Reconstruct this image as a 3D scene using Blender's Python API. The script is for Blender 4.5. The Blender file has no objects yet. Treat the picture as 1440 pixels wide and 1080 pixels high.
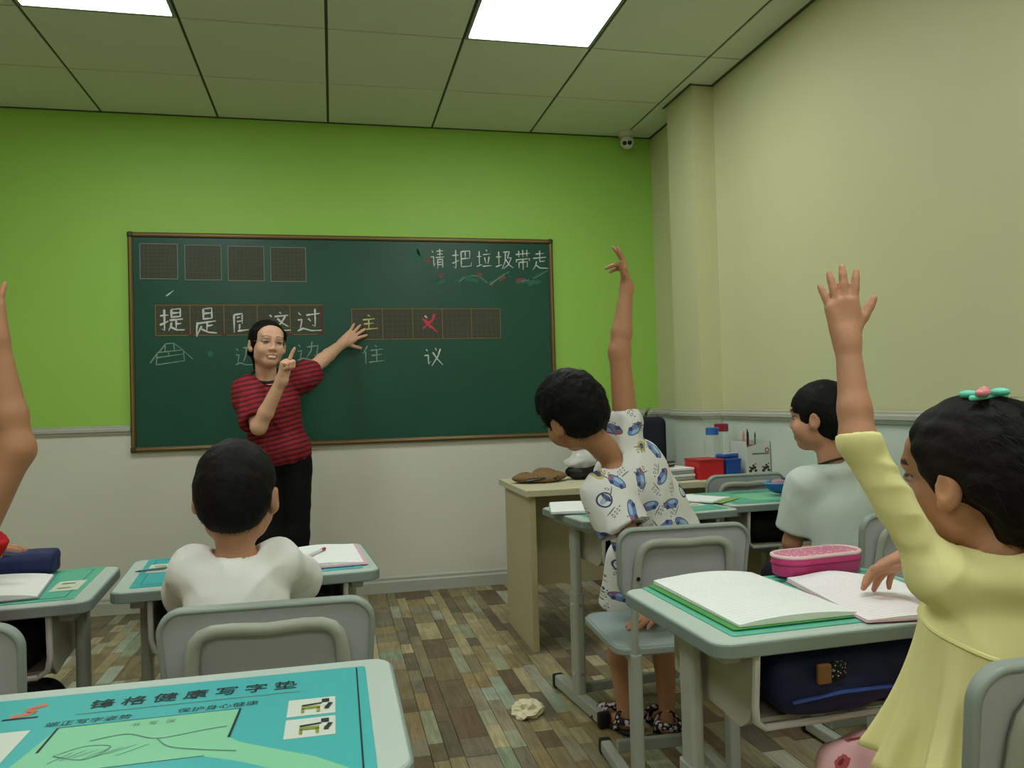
import bpy, bmesh, math, random
import numpy as np
from mathutils import Matrix, Vector

sc = bpy.context.scene
# ------------------------------------------------------------------ camera, world, exposure
CAM_LOC = (0.0, 0.0, 1.0851)
YAW, PITCH, ROLL, FPX = 0.2218, 0.0209, -0.0276, 1118.93
_f = np.array([math.sin(YAW)*math.cos(PITCH), math.cos(YAW)*math.cos(PITCH), math.sin(PITCH)])
_r = np.array([math.cos(YAW), -math.sin(YAW), 0.0])
_u = np.cross(_r, _f)
_r2 = _r*math.cos(ROLL)+_u*math.sin(ROLL)
_u2 = -_r*math.sin(ROLL)+_u*math.cos(ROLL)
cam_d = bpy.data.cameras.new('camera')
cam = bpy.data.objects.new('camera', cam_d)
sc.collection.objects.link(cam)
cam_d.sensor_fit = 'HORIZONTAL'; cam_d.sensor_width = 36.0
cam_d.lens = FPX/1440*36.0
cam_d.clip_start = 0.02
cam.matrix_world = Matrix(((_r2[0], _u2[0], -_f[0], CAM_LOC[0]),
                           (_r2[1], _u2[1], -_f[1], CAM_LOC[1]),
                           (_r2[2], _u2[2], -_f[2], CAM_LOC[2]), (0, 0, 0, 1)))
sc.camera = cam
world = bpy.data.worlds.new('world'); sc.world = world
world.use_nodes = True
world.node_tree.nodes['Background'].inputs[0].default_value = (0.55, 0.6, 0.55, 1)
world.node_tree.nodes['Background'].inputs[1].default_value = 0.05
vs = sc.view_settings
vs.view_transform = 'Standard'; vs.look = 'None'; vs.gamma = 1.0; vs.use_curve_mapping = False
vs.exposure = 0.0
PANEL_STRENGTH = 17.0          # LED ceiling panels (the only lights the room has)
PANEL_COLOR = (0.95, 0.99, 0.98, 1)
try:
    sc.cycles.use_denoising = True
    sc.cycles.max_bounces = 8
except Exception:
    pass

ROOM_D, ROOM_H = 4.665, 2.713            # board wall, ceiling height
XL, XR, YB = -2.75, 1.99, -2.6           # left wall, right wall, rear wall
TILE, GX0, GY0 = 0.6, 0.0077, 4.0905     # suspended ceiling grid
rng = random.Random(7)
COL = sc.collection

# ------------------------------------------------------------------ small helpers
def lin(c):
    c = c/255.0
    return c/12.92 if c <= 0.04045 else ((c+0.055)/1.055)**2.4
def rgb(r, g, b): return (lin(r), lin(g), lin(b), 1.0)

def tag(o, label=None, cat=None, group=None, kind=None):
    if label: o['label'] = label
    if cat: o['category'] = cat
    if group: o['group'] = group
    if kind: o['kind'] = kind
    return o

def empty(name, loc=(0, 0, 0), rz=0.0):
    o = bpy.data.objects.new(name, None); COL.objects.link(o)
    o.location = loc; o.rotation_euler = (0, 0, rz); o.empty_display_size = 0.1
    return o

def copy_tree(o, parent=None):
    c = o.copy(); COL.objects.link(c)
    if parent is not None: c.parent = parent
    for ch in o.children: copy_tree(ch, c)
    return c

def rrect(w, h, r, n=5, cx=0, cy=0):
    pts = []
    for sx, sy, a0 in ((1, 1, 0), (-1, 1, 90), (-1, -1, 180), (1, -1, 270)):
        for i in range(n+1):
            a = math.radians(a0+90*i/n)
            pts.append((cx+sx*(w/2-r)+r*math.cos(a), cy+sy*(h/2-r)+r*math.sin(a)))
    return pts

class MB:
    """collects faces; build() links them as one mesh object"""
    def __init__(s): s.v = []; s.f = []
    def add(s, v, f, M=None):
        b = len(s.v)
        if M is not None: v = [tuple(M @ Vector(p)) for p in v]
        s.v += [tuple(p) for p in v]; s.f += [tuple(i+b for i in q) for q in f]
        return s
    def box(s, c, d, M=None, rot=None):
        hx, hy, hz = d[0]/2, d[1]/2, d[2]/2
        v = [(x*hx, y*hy, z*hz) for x in (-1, 1) for y in (-1, 1) for z in (-1, 1)]
        R = Matrix.Translation(c)
        if rot: R = R @ Matrix.Rotation(rot[0], 4, rot[1])
        if M is not None: R = M @ R
        return s.add(v, [(0, 1, 3, 2), (4, 6, 7, 5), (0, 4, 5, 1), (2, 3, 7, 6), (0, 2, 6, 4), (1, 5, 7, 3)], R)
    def plate(s, poly, z0, z1, M=None):
        n = len(poly)
        v = [(x, y, z0) for x, y in poly]+[(x, y, z1) for x, y in poly]
        f = [tuple(range(n))[::-1], tuple(range(n, 2*n))]+[(i, (i+1) % n, n+(i+1) % n, n+i) for i in range(n)]
        return s.add(v, f, M)
    def ring(s, po, pi, z0, z1, M=None):
        n = len(po)
        v = [(x, y, z0) for x, y in po]+[(x, y, z0) for x, y in pi]+[(x, y, z1) for x, y in po]+[(x, y, z1) for x, y in pi]
        f = []
        for i in range(n):
            j = (i+1) % n
            f += [(i, n+i, n+j, j), (2*n+i, 2*n+j, 3*n+j, 3*n+i), (i, j, 2*n+j, 2*n+i), (n+i, 3*n+i, 3*n+j, n+j)]
        return s.add(v, f, M)
    def tube(s, path, r, seg=10, closed=False, M=None, flat=1.0, cap=True, up=(0, 0, 1)):
        P = [Vector(p) for p in path]; n = len(P)
        rr = r if isinstance(r, (list, tuple)) else [r]*n
        v = []; prev = None
        for i in range(n):
            if closed: t = P[(i+1) % n]-P[i-1]
            else: t = P[min(i+1, n-1)]-P[max(i-1, 0)]
            t.normalize()
            if prev is None:
                a = Vector(up) if abs(t.dot(Vector(up))) < 0.95 else Vector((1, 0, 0))
                x = t.cross(a).normalized()
            else:
                x = (prev-t*prev.dot(t)).normalized()
            prev = x; y = t.cross(x)
            for k in range(seg):
                a = 2*math.pi*k/seg
                v.append(P[i]+x*(math.cos(a)*rr[i])+y*(math.sin(a)*rr[i]*flat))
        f = []
        for i in range(n if closed else n-1):
            j = (i+1) % n
            for k in range(seg):
                l = (k+1) % seg
                f.append((i*seg+k, i*seg+l, j*seg+l, j*seg+k))
        if not closed and cap:
            f.append(tuple(range(seg))[::-1]); f.append(tuple((n-1)*seg+k for k in range(seg)))
        return s.add(v, f, M)
    def lathe(s, prof, c=(0, 0, 0), seg=20, M=None):
        v = []; f = []; n = len(prof)
        for r, z in prof:
            for k in range(seg):
                a = 2*math.pi*k/seg
                v.append((c[0]+r*math.cos(a), c[1]+r*math.sin(a), c[2]+z))
        for i in range(n-1):
            for k in range(seg):
                l = (k+1) % seg
                f.append((i*seg+k, i*seg+l, (i+1)*seg+l, (i+1)*seg+k))
        if prof[0][0] > 1e-6: f.append(tuple(range(seg))[::-1])
        if prof[-1][0] > 1e-6: f.append(tuple((n-1)*seg+k for k in range(seg)))
        return s.add(v, f, M)
    def build(s, name, mat, parent=None, loc=None, rz=0.0, bevel=0.0, smooth=False, bseg=2):
        me = bpy.data.meshes.new(name)
        me.from_pydata([tuple(p) for p in s.v], [], s.f); me.update()
        bm = bmesh.new(); bm.from_mesh(me)
        bmesh.ops.recalc_face_normals(bm, faces=bm.faces); bm.to_mesh(me); bm.free()
        if smooth:
            me.polygons.foreach_set('use_smooth', [True]*len(me.polygons))
            try: me.set_sharp_from_angle(angle=math.radians(42))
            except Exception: pass
        if mat: me.materials.append(mat)
        o = bpy.data.objects.new(name, me); COL.objects.link(o)
        if parent is not None: o.parent = parent
        if loc is not None: o.location = loc
        if rz: o.rotation_euler = (0, 0, rz)
        if bevel:
            b = o.modifiers.new('bevel', 'BEVEL'); b.width = bevel; b.segments = bseg
            b.limit_method = 'ANGLE'; b.angle_limit = math.radians(40)
        return o

# ------------------------------------------------------------------ materials (all procedural)
MATS = {}
def nodes_of(name):
    m = bpy.data.materials.new(name); m.use_nodes = True
    nt = m.node_tree
    return m, nt, nt.nodes['Principled BSDF']
def N(nt, typ, **kw):
    n = nt.nodes.new(typ)
    for k, v in kw.items():
        if k.startswith('i_'): n.inputs[k[2:].replace('_', ' ')].default_value = v
        else: setattr(n, k, v)
    return n
def math_node(nt, op, a, b=None, c=None):
    n = nt.nodes.new('ShaderNodeMath'); n.operation = op
    for i, x in enumerate((a, b, c)):
        if x is None: continue
        if isinstance(x, (int, float)): n.inputs[i].default_value = x
        else: nt.links.new(x, n.inputs[i])
    return n.outputs[0]
def mix_col(nt, fac, a, b, blend='MIX'):
    n = nt.nodes.new('ShaderNodeMix'); n.data_type = 'RGBA'; n.blend_type = blend
    for sock, x in ((n.inputs[0], fac), (n.inputs[6], a), (n.inputs[7], b)):
        if isinstance(x, (int, float)): sock.default_value = x
        elif isinstance(x, tuple): sock.default_value = x
        else: nt.links.new(x, sock)
    return n.outputs[2]
def coords(nt, kind='Object'):
    return nt.nodes.new('ShaderNodeTexCoord').outputs[kind]
def mat(name, c, rough=0.6, var=0.05, scale=6.0, bump=0.0, bscale=80.0, metal=0.0, spec=0.35, stretch=None, sheen=0.0):
    if name in MATS: return MATS[name]
    m, nt, p = nodes_of(name)
    co = coords(nt)
    if stretch:
        mp = N(nt, 'ShaderNodeMapping'); mp.inputs['Scale'].default_value = stretch
        nt.links.new(co, mp.inputs['Vector']); co = mp.outputs[0]
    no = N(nt, 'ShaderNodeTexNoise', i_Scale=scale, i_Detail=4.0)
    nt.links.new(co, no.inputs['Vector'])
    lo = tuple(x*(1-var) for x in c[:3])+(1,); hi = tuple(min(1, x*(1+var)) for x in c[:3])+(1,)
    nt.links.new(mix_col(nt, no.outputs['Fac'], lo, hi), p.inputs['Base Color'])
    p.inputs['Roughness'].default_value = rough; p.inputs['Metallic'].default_value = metal
    p.inputs['Specular IOR Level'].default_value = spec
    if sheen: p.inputs['Sheen Weight'].default_value = sheen
    if bump:
        nb = N(nt, 'ShaderNodeTexNoise', i_Scale=bscale, i_Detail=3.0)
        nt.links.new(co, nb.inputs['Vector'])
        bn = N(nt, 'ShaderNodeBump', i_Strength=bump, i_Distance=0.01)
        nt.links.new(nb.outputs['Fac'], bn.inputs['Height']); nt.links.new(bn.outputs[0], p.inputs['Normal'])
    MATS[name] = m
    return m

def mat_vcol(name, rough=0.5, bump=0.0, bscale=120.0, spec=0.3, sss=0.0, sheen=0.0, attr='Col'):
    m, nt, p = nodes_of(name)
    a = N(nt, 'ShaderNodeAttribute', attribute_name=attr)
    no = N(nt, 'ShaderNodeTexNoise', i_Scale=35.0, i_Detail=3.0)
    nt.links.new(coords(nt), no.inputs['Vector'])
    v = math_node(nt, 'MULTIPLY_ADD', no.outputs['Fac'], 0.16, 0.92)
    h = N(nt, 'ShaderNodeMix', data_type='RGBA', blend_type='MULTIPLY'); h.inputs[0].default_value = 1
    nt.links.new(a.outputs['Color'], h.inputs[6])
    cmb = N(nt, 'ShaderNodeCombineColor')
    for i in range(3): nt.links.new(v, cmb.inputs[i])
    nt.links.new(cmb.outputs[0], h.inputs[7])
    nt.links.new(h.outputs[2], p.inputs['Base Color'])
    p.inputs['Roughness'].default_value = rough; p.inputs['Specular IOR Level'].default_value = spec
    if sss:
        p.inputs['Subsurface Weight'].default_value = sss
        p.inputs['Subsurface Radius'].default_value = (0.012, 0.005, 0.003)
        p.inputs['Subsurface Scale'].default_value = 0.4
    if bump:
        nb = N(nt, 'ShaderNodeTexNoise', i_Scale=bscale, i_Detail=3.0)
        nt.links.new(coords(nt), nb.inputs['Vector'])
        bn = N(nt, 'ShaderNodeBump', i_Strength=bump, i_Distance=0.005)
        nt.links.new(nb.outputs['Fac'], bn.inputs['Height']); nt.links.new(bn.outputs[0], p.inputs['Normal'])
    MATS[name] = m
    return m

def mat_emit(name, c, strength):
    m, nt, p = nodes_of(name)
    p.inputs['Base Color'].default_value = (0.8, 0.8, 0.8, 1)
    p.inputs['Emission Color'].default_value = c; p.inputs['Emission Strength'].default_value = strength
    MATS[name] = m
    return m

def mat_plank():
    m, nt, p = nodes_of('floor_plank_wood')
    a = N(nt, 'ShaderNodeAttribute', attribute_name='Col')
    geo = N(nt, 'ShaderNodeNewGeometry')
    mp = N(nt, 'ShaderNodeMapping'); mp.inputs['Scale'].default_value = (60, 5, 5)
    nt.links.new(geo.outputs['Position'], mp.inputs['Vector'])
    no = N(nt, 'ShaderNodeTexNoise', i_Scale=1.0, i_Detail=5.0, i_Distortion=1.2)
    nt.links.new(mp.outputs[0], no.inputs['Vector'])
    n2 = N(nt, 'ShaderNodeTexNoise', i_Scale=9.0, i_Detail=3.0)
    nt.links.new(geo.outputs['Position'], n2.inputs['Vector'])
    ramp = N(nt, 'ShaderNodeMapRange'); ramp.inputs[1].default_value = 0.3; ramp.inputs[2].default_value = 0.7
    ramp.inputs[3].default_value = 0.72; ramp.inputs[4].default_value = 1.2
    nt.links.new(no.outputs['Fac'], ramp.inputs[0])
    r2 = N(nt, 'ShaderNodeMapRange'); r2.inputs[1].default_value = 0.3; r2.inputs[2].default_value = 0.7
    r2.inputs[3].default_value = 0.8; r2.inputs[4].default_value = 1.15
    nt.links.new(n2.outputs['Fac'], r2.inputs[0])
    v = math_node(nt, 'MULTIPLY', ramp.outputs[0], r2.outputs[0])
    cmb = N(nt, 'ShaderNodeCombineColor')
    for i in range(3): nt.links.new(v, cmb.inputs[i])
    nt.links.new(mix_col(nt, 1.0, a.outputs['Color'], cmb.outputs[0], 'MULTIPLY'), p.inputs['Base Color'])
    p.inputs['Roughness'].default_value = 0.5; p.inputs['Specular IOR Level'].default_value = 0.3
    MATS['plank'] = m
    return m

def mat_stripes(name, base, dark, period, frac=0.4):
    """knitted stripes: horizontal bands in the garment's own height"""
    m, nt, p = nodes_of(name)
    sep = N(nt, 'ShaderNodeSeparateXYZ'); nt.links.new(coords(nt), sep.inputs[0])
    no = N(nt, 'ShaderNodeTexNoise', i_Scale=7.0); nt.links.new(coords(nt), no.inputs['Vector'])
    z = math_node(nt, 'MULTIPLY_ADD', sep.outputs[0], -0.22, sep.outputs[2])
    z = math_node(nt, 'MULTIPLY_ADD', no.outputs['Fac'], 0.02, z)
    t = math_node(nt, 'FRACT', math_node(nt, 'DIVIDE', z, period))
    k = math_node(nt, 'LESS_THAN', t, frac)
    nt.links.new(mix_col(nt, k, base, dark), p.inputs['Base Color'])
    p.inputs['Roughness'].default_value = 0.85; p.inputs['Specular IOR Level'].default_value = 0.15
    MATS[name] = m
    return m

def mat_lines(name, paper, ink, period, axis=1, frac=0.10, cell=None, fac=0.6):
    """ruled paper with rows of pencil writing"""
    m, nt, p = nodes_of(name)
    sep = N(nt, 'ShaderNodeSeparateXYZ'); nt.links.new(coords(nt), sep.inputs[0])
    t = math_node(nt, 'FRACT', math_node(nt, 'DIVIDE', sep.outputs[axis], period))
    k = math_node(nt, 'LESS_THAN', t, frac)
    w = math_node(nt, 'GREATER_THAN', t, 0.35)
    mp = N(nt, 'ShaderNodeMapping'); mp.inputs['Scale'].default_value = (260, 260, 1)
    nt.links.new(coords(nt), mp.inputs['Vector'])
    no = N(nt, 'ShaderNodeTexNoise', i_Scale=1.0, i_Detail=2.0); nt.links.new(mp.outputs[0], no.inputs['Vector'])
    n2 = N(nt, 'ShaderNodeTexNoise', i_Scale=14.0, i_Detail=1.0); nt.links.new(coords(nt), n2.inputs['Vector'])
    ink2 = math_node(nt, 'MULTIPLY', math_node(nt, 'GREATER_THAN', no.outputs['Fac'], 0.6), w)
    ink2 = math_node(nt, 'MULTIPLY', ink2, math_node(nt, 'GREATER_THAN', n2.outputs['Fac'], 0.5))
    f = math_node(nt, 'MULTIPLY', math_node(nt, 'MAXIMUM', k, ink2), fac)
    nt.links.new(mix_col(nt, f, paper, ink), p.inputs['Base Color'])
    p.inputs['Roughness'].default_value = 0.8; p.inputs['Specular IOR Level'].default_value = 0.2
    MATS[name] = m
    return m

def mat_print_shirt():
    """white cotton with scattered blue cars, yellow badges and dark lettering"""
    m, nt, p = nodes_of('car_print_cotton')
    sep = N(nt, 'ShaderNodeSeparateXYZ'); nt.links.new(coords(nt), sep.inputs[0])
    cx = N(nt, 'ShaderNodeCombineXYZ'); nt.links.new(sep.outputs[0], cx.inputs[0]); nt.links.new(sep.outputs[2], cx.inputs[1])
    col = (0.78, 0.78, 0.74, 1)
    def layer(col, scale, off, shapes, seed):
        mp = N(nt, 'ShaderNodeMapping'); mp.inputs['Location'].default_value = off
        mp.inputs['Scale'].default_value = (scale, scale, 1)
        nt.links.new(cx.outputs[0], mp.inputs['Vector'])
        vo = N(nt, 'ShaderNodeTexVoronoi', voronoi_dimensions='2D', feature='F1')
        vo.inputs['Scale'].default_value = 1.0; vo.inputs['Randomness'].default_value = 0.55
        nt.links.new(mp.outputs[0], vo.inputs['Vector'])
        d = N(nt, 'ShaderNodeVectorMath', operation='SUBTRACT')
        nt.links.new(mp.outputs[0], d.inputs[0]); nt.links.new(vo.outputs['Position'], d.inputs[1])
        sc_ = N(nt, 'ShaderNodeSeparateColor'); nt.links.new(vo.outputs['Color'], sc_.inputs[0])
        ang = math_node(nt, 'MULTIPLY', sc_.outputs[0], 6.283)
        ro = N(nt, 'ShaderNodeVectorRotate', rotation_type='Z_AXIS')
        nt.links.new(d.outputs[0], ro.inputs['Vector']); nt.links.new(ang, ro.inputs['Angle'])
        s2 = N(nt, 'ShaderNodeSeparateXYZ'); nt.links.new(ro.outputs[0], s2.inputs[0])
        for (ex, ey, rx, ry, c, lo, hi, hollow) in shapes:
            a = math_node(nt, 'DIVIDE', math_node(nt, 'SUBTRACT', s2.outputs[0], ex), rx)
            b = math_node(nt, 'DIVIDE', math_node(nt, 'SUBTRACT', s2.outputs[1], ey), ry)
            q = math_node(nt, 'ADD', math_node(nt, 'MULTIPLY', a, a), math_node(nt, 'MULTIPLY', b, b))
            k = math_node(nt, 'LESS_THAN', q, 1.0)
            if hollow: k = math_node(nt, 'MULTIPLY', k, math_node(nt, 'GREATER_THAN', q, hollow))
            k = math_node(nt, 'MULTIPLY', k, math_node(nt, 'GREATER_THAN', sc_.outputs[1], lo))
            k = math_node(nt, 'MULTIPLY', k, math_node(nt, 'LESS_THAN', sc_.outputs[1], hi))
            col = mix_col(nt, k, col, c)
        return col
    blue = rgb(112, 142, 200); navy = rgb(74, 80, 120); sky = rgb(166, 194, 220); yel = rgb(206, 190, 110); red = rgb(196, 96, 96); ink = rgb(120, 118, 126)
    car = [(0, 0, .40, .19, navy, 0, .62, 0), (0, 0, .37, .165, blue, 0, .62, 0), (.06, .06, .2, .075, sky, 0, .62, 0), (-.2, -.11, .085, .085, navy, 0, .62, 0),
           (.2, -.11, .085, .085, navy, 0, .62, 0), (-.25, .05, .1, .05, red, 0, .3, 0),
           (0, 0, .2, .2, yel, .62, .8, 0), (0, 0, .1, .1, navy, .62, .8, 0),
           (0, 0, .3, .26, navy, .8, 1.1, .62), (0, 0, .22, .09, sky, .8, 1.1, 0), (.1, .0, .08, .2, navy, .8, 1.1, 0)]
    col = layer(col, 13.0, (0.3, 0.15, 0), car, 1)
    txt = [(-.2, 0, .06, .11, ink, 0, .75, .35), (0, 0, .05, .11, ink, 0, .75, .3), (.18, 0, .06, .1, ink, 0, .75, .35), (-.1, .2, .3, .03, ink, 0, .75, 0), (.35, .05, .04, .04, ink, 0, .75, 0)]
    col = layer(col, 17.0, (0.75, 0.4, 0), txt, 2)
    nt.links.new(col, p.inputs['Base Color'])
    p.inputs['Roughness'].default_value = 0.85; p.inputs['Specular IOR Level'].default_value = 0.15
    MATS['car_print'] = m
    return m

def mat_blotch(name, base, spot, scale, thr, rough=0.8, spot2=None):
    m, nt, p = nodes_of(name)
    vo = N(nt, 'ShaderNodeTexVoronoi', feature='F1'); vo.inputs['Scale'].default_value = scale
    nt.links.new(coords(nt), vo.inputs['Vector'])
    no = N(nt, 'ShaderNodeTexNoise', i_Scale=scale*4); nt.links.new(coords(nt), no.inputs['Vector'])
    d = math_node(nt, 'MULTIPLY_ADD', no.outputs['Fac'], 0.25, vo.outputs['Distance'])
    c = mix_col(nt, math_node(nt, 'LESS_THAN', d, thr), base, spot)
    if spot2: c = mix_col(nt, math_node(nt, 'LESS_THAN', d, thr*0.72), c, spot2)
    nt.links.new(c, p.inputs['Base Color'])
    p.inputs['Roughness'].default_value = rough; p.inputs['Specular IOR Level'].default_value = 0.2
    MATS[name] = m
    return m

def mat_hair(name, c):
    m, nt, p = nodes_of(name)
    no = N(nt, 'ShaderNodeTexNoise', i_Scale=90.0, i_Detail=4.0); nt.links.new(coords(nt), no.inputs['Vector'])
    nt.links.new(mix_col(nt, no.outputs['Fac'], tuple(x*.6 for x in c[:3])+(1,), tuple(x*1.5 for x in c[:3])+(1,)), p.inputs['Base Color'])
    p.inputs['Roughness'].default_value = 0.62; p.inputs['Specular IOR Level'].default_value = 0.14
    bn = N(nt, 'ShaderNodeBump', i_Strength=0.5, i_Distance=0.004)
    nt.links.new(no.outputs['Fac'], bn.inputs['Height']); nt.links.new(bn.outputs[0], p.inputs['Normal'])
    MATS[name] = m
    return m

def mat_clear(name, c, alpha):
    m, nt, p = nodes_of(name)
    p.inputs['Base Color'].default_value = c; p.inputs['Roughness'].default_value = 0.08
    p.inputs['Alpha'].default_value = alpha; p.inputs['Specular IOR Level'].default_value = 0.6
    MATS[name] = m
    return m
# ------------------------------------------------------------------ the room
def setcol(me, cols):
    a = me.color_attributes.new('Col', 'FLOAT_COLOR', 'POINT')
    c = np.ones((len(me.vertices), 4), np.float32); c[:, :3] = cols
    a.data.foreach_set('color', c.ravel())

M_GREEN = mat('green_wall_paint', rgb(158, 206, 92), 0.55, 0.03, 3, 0.05, 200)
M_CREAM = mat('cream_wall_paint', rgb(205, 205, 160), 0.55, 0.03, 3, 0.05, 200)
M_WHITE = mat('white_dado_paint', rgb(219, 219, 203), 0.5, 0.02, 3, 0.04, 200)
M_DADO_R = mat('pale_dado_panel', rgb(206, 217, 206), 0.5, 0.03, 3, 0.04, 200)
M_TRIM = mat('painted_trim', rgb(180, 182, 168), 0.45, 0.03, 10)
M_TILE = mat('mineral_ceiling_tile', rgb(222, 226, 206), 0.9, 0.03, 5, 0.25, 350)
M_BAR = mat('dark_ceiling_grid', rgb(74, 80, 62), 0.6, 0.05)
M_BOARD = mat('green_chalkboard_enamel', rgb(26, 78, 62), 0.32, 0.16, 3.5, 0.03, 60, spec=0.4)
M_FRAME = mat('bronze_board_frame', rgb(96, 78, 44), 0.35, 0.25, 9, metal=0.4, spec=0.5)
M_PLANK = mat_plank()

t = 0.12
def structure(name, boxes, m, bevel=0.0, parent=None):
    b = MB()
    for c, d in boxes: b.box(c, d)
    o = b.build(name, m, parent, bevel=bevel)
    if parent is None: o['kind'] = 'structure'
    return o
ym = (YB+ROOM_D)/2; xm = (XL+XR)/2; W = XR-XL; L = ROOM_D-YB
floor = structure('floor', [((xm, ym, -0.062), (W+0.3, L+0.3, 0.11))], mat('floor_joint', rgb(48, 42, 32), 0.8))
ceiling = structure('ceiling', [((xm, ym, ROOM_H+0.10), (W+0.3, L+0.3, 0.08))], M_BAR)
wall_back = structure('wall_back', [((xm, ROOM_D+t/2, ROOM_H/2), (W+0.3, t, ROOM_H+0.1))], M_GREEN)
structure('dado_panel', [((xm, ROOM_D-0.004, 0.5), (W, 0.012, 0.985))], M_WHITE, parent=wall_back)
wall_right = structure('wall_right', [((XR+t/2, ym, ROOM_H/2), (t, L, ROOM_H+0.1))], M_CREAM)
structure('dado_panel', [((XR-0.004, ym, 0.5), (0.012, L, 0.985))], M_DADO_R, parent=wall_right)
wall_left = structure('wall_left', [((XL-t/2, ym, ROOM_H/2), (t, L, ROOM_H+0.1))], M_CREAM)
structure('dado_panel', [((XL+0.004, ym, 0.5), (0.012, L, 0.985))], M_WHITE, parent=wall_left)
structure('wall_rear', [((xm, YB-t/2, ROOM_H/2), (W+0.3, t, ROOM_H+0.1))], M_CREAM)
pil = structure('wall_pilaster', [((1.93, 3.98, ROOM_H/2), (0.12, 0.32, ROOM_H))], M_CREAM)
structure('dado_panel', [((1.926, 3.98, 0.5), (0.124, 0.332, 0.985))], M_DADO_R, parent=pil)

def rail_profile(name, path, h0, kind='rail'):
    """moulded strip following wall points; path holds (x, y, nx, ny)"""
    prof = [(0.0, 0.0), (0.010, 0.0), (0.014, 0.012), (0.020, 0.016), (0.020, 0.030), (0.012, 0.036), (0.012, 0.044), (0.0, 0.048)] if kind == 'rail' else \
           [(0.0, 0.0), (0.016, 0.0), (0.016, 0.062), (0.010, 0.070), (0.010, 0.084), (0.004, 0.092), (0.0, 0.092)]
    v = []; f = []; n = len(prof)
    for x, y, nx, ny in path:
        for d, z in prof: v.append((x+nx*d, y+ny*d, h0+z))
    for i in range(len(path)-1):
        for k in range(n):
            l = (k+1) % n
            f.append((i*n+k, i*n+l, (i+1)*n+l, (i+1)*n+k))
    f.append(tuple(range(n))); f.append(tuple((len(path)-1)*n+k for k in range(n))[::-1])
    b = MB(); b.add(v, f)
    o = b.build(name, M_TRIM); o['kind'] = 'structure'
    return o
yd = ROOM_D-0.010; xd = XR-0.010
px, py0, py1 = 1.864, 3.814, 4.146
for nm, kind, h in (('trim', 'rail', 0.962), ('baseboard', 'base', 0.0)):
    n1, n2, n3 = (('trim_1', 'trim_2', 'trim_3') if nm == 'trim' else ('baseboard_back', 'baseboard_right', 'baseboard_left'))
    if nm == 'trim':     # the rail stops against the board's frame on both sides
        rail_profile(n1, [(XL, yd, 0, -1), (-1.068, yd, 0, -1)], h, kind)
        rail_profile('trim_4', [(1.323, yd, 0, -1), (XR, yd, 0, -1)], h, kind)
    else: rail_profile(n1, [(XL, yd, 0, -1), (XR, yd, 0, -1)], h, kind)
    rail_profile(n2, [(xd, ROOM_D-0.02, -1, 0), (xd, py1, -1, 1), (px, py1, -1, 1), (px, py0, -1, -1), (xd, py0, -1, -1), (xd, YB, -1, 0)], h, kind)
    rail_profile(n3, [(XL+0.010, yd, 1, 0), (XL+0.010, YB, 1, 0)], h, kind)

# ---- floor planks: about 300 that show largest are objects, the rest one part
palette = [(132, 116, 84), (156, 138, 96), (112, 94, 68), (138, 126, 100), (166, 150, 108), (104, 92, 72), (150, 150, 118), (126, 108, 74), (158, 154, 134),
           (118, 106, 84), (146, 124, 80), (130, 142, 112), (172, 156, 116), (108, 86, 62), (154, 162, 142), (130, 120, 88)]
palette = [tuple(min(255, (0.80*c+0.20*sum(p)/3*k)*1.06) for c, k in zip(p, (0.97, 1.02, 0.90))) for p in palette]
weights = [10, 9, 10, 8, 6, 9, 5, 9, 4, 8, 8, 3, 4, 8, 3, 8]
pr = random.Random(21)
planks = []
x = XL
while x < XR-0.01:
    w = pr.choice([0.050, 0.050, 0.050, 0.062, 0.075, 0.100])
    w = min(w, XR-x); y = YB-pr.random()*0.3
    while y < ROOM_D:
        l = pr.choice([0.13, 0.18, 0.23, 0.28, 0.34])
        y0, y1 = max(y, YB), min(y+l, ROOM_D)
        if y1-y0 > 0.02: planks.append((x+w/2, (y0+y1)/2, w, y1-y0, pr.choices(range(16), weights)[0], pr.uniform(0, 0.0012)))
        y += l
    x += w
def score(p):
    inside = 0.0 < p[0] < 0.95 and 2.05 < p[1] < 4.62
    return (0 if inside else 10)+math.hypot(p[0]-0.5, p[1]-2.4)-3*p[2]*p[3]
planks.sort(key=score)
def unit_plank(ci):
    b = MB()
    e = 0.012
    v = [(-.5, -.5, -1), (.5, -.5, -1), (.5, .5, -1), (-.5, .5, -1), (-.5, -.5, -.25), (.5, -.5, -.25), (.5, .5, -.25), (-.5, .5, -.25),
         (-.5+e, -.5+e, 0), (.5-e, -.5+e, 0), (.5-e, .5-e, 0), (-.5+e, .5-e, 0)]
    f = [(8, 9, 10, 11)]+[(a, (a+1) % 4, 4+(a+1) % 4, 4+a) for a in range(4)]+[(4+a, 4+(a+1) % 4, 8+(a+1) % 4, 8+a) for a in range(4)]
    me = bpy.data.meshes.new('plank'); me.from_pydata(v, [], f); me.update()
    setcol(me, [lin(k) for k in palette[ci]]); me.materials.append(M_PLANK)
    return me
unit = [unit_plank(i) for i in range(16)]
for (cx, cy, w, l, ci, dz) in planks[:298]:
    o = bpy.data.objects.new('plank', unit[ci]); COL.objects.link(o); o.parent = floor
    o.location = (cx, cy, dz-0.0012); o.scale = (w-0.0012, l-0.0012, 0.006)
b = MB(); cols = []
for (cx, cy, w, l, ci, dz) in planks[298:]:
    b.box((cx, cy, dz-0.0042), (w-0.0012, l-0.0012, 0.006)); cols += [[lin(k) for k in palette[ci]]]*8
rest = b.build('planks', M_PLANK, floor); setcol(rest.data, np.array(cols)); rest['kind'] = 'stuff'

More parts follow.
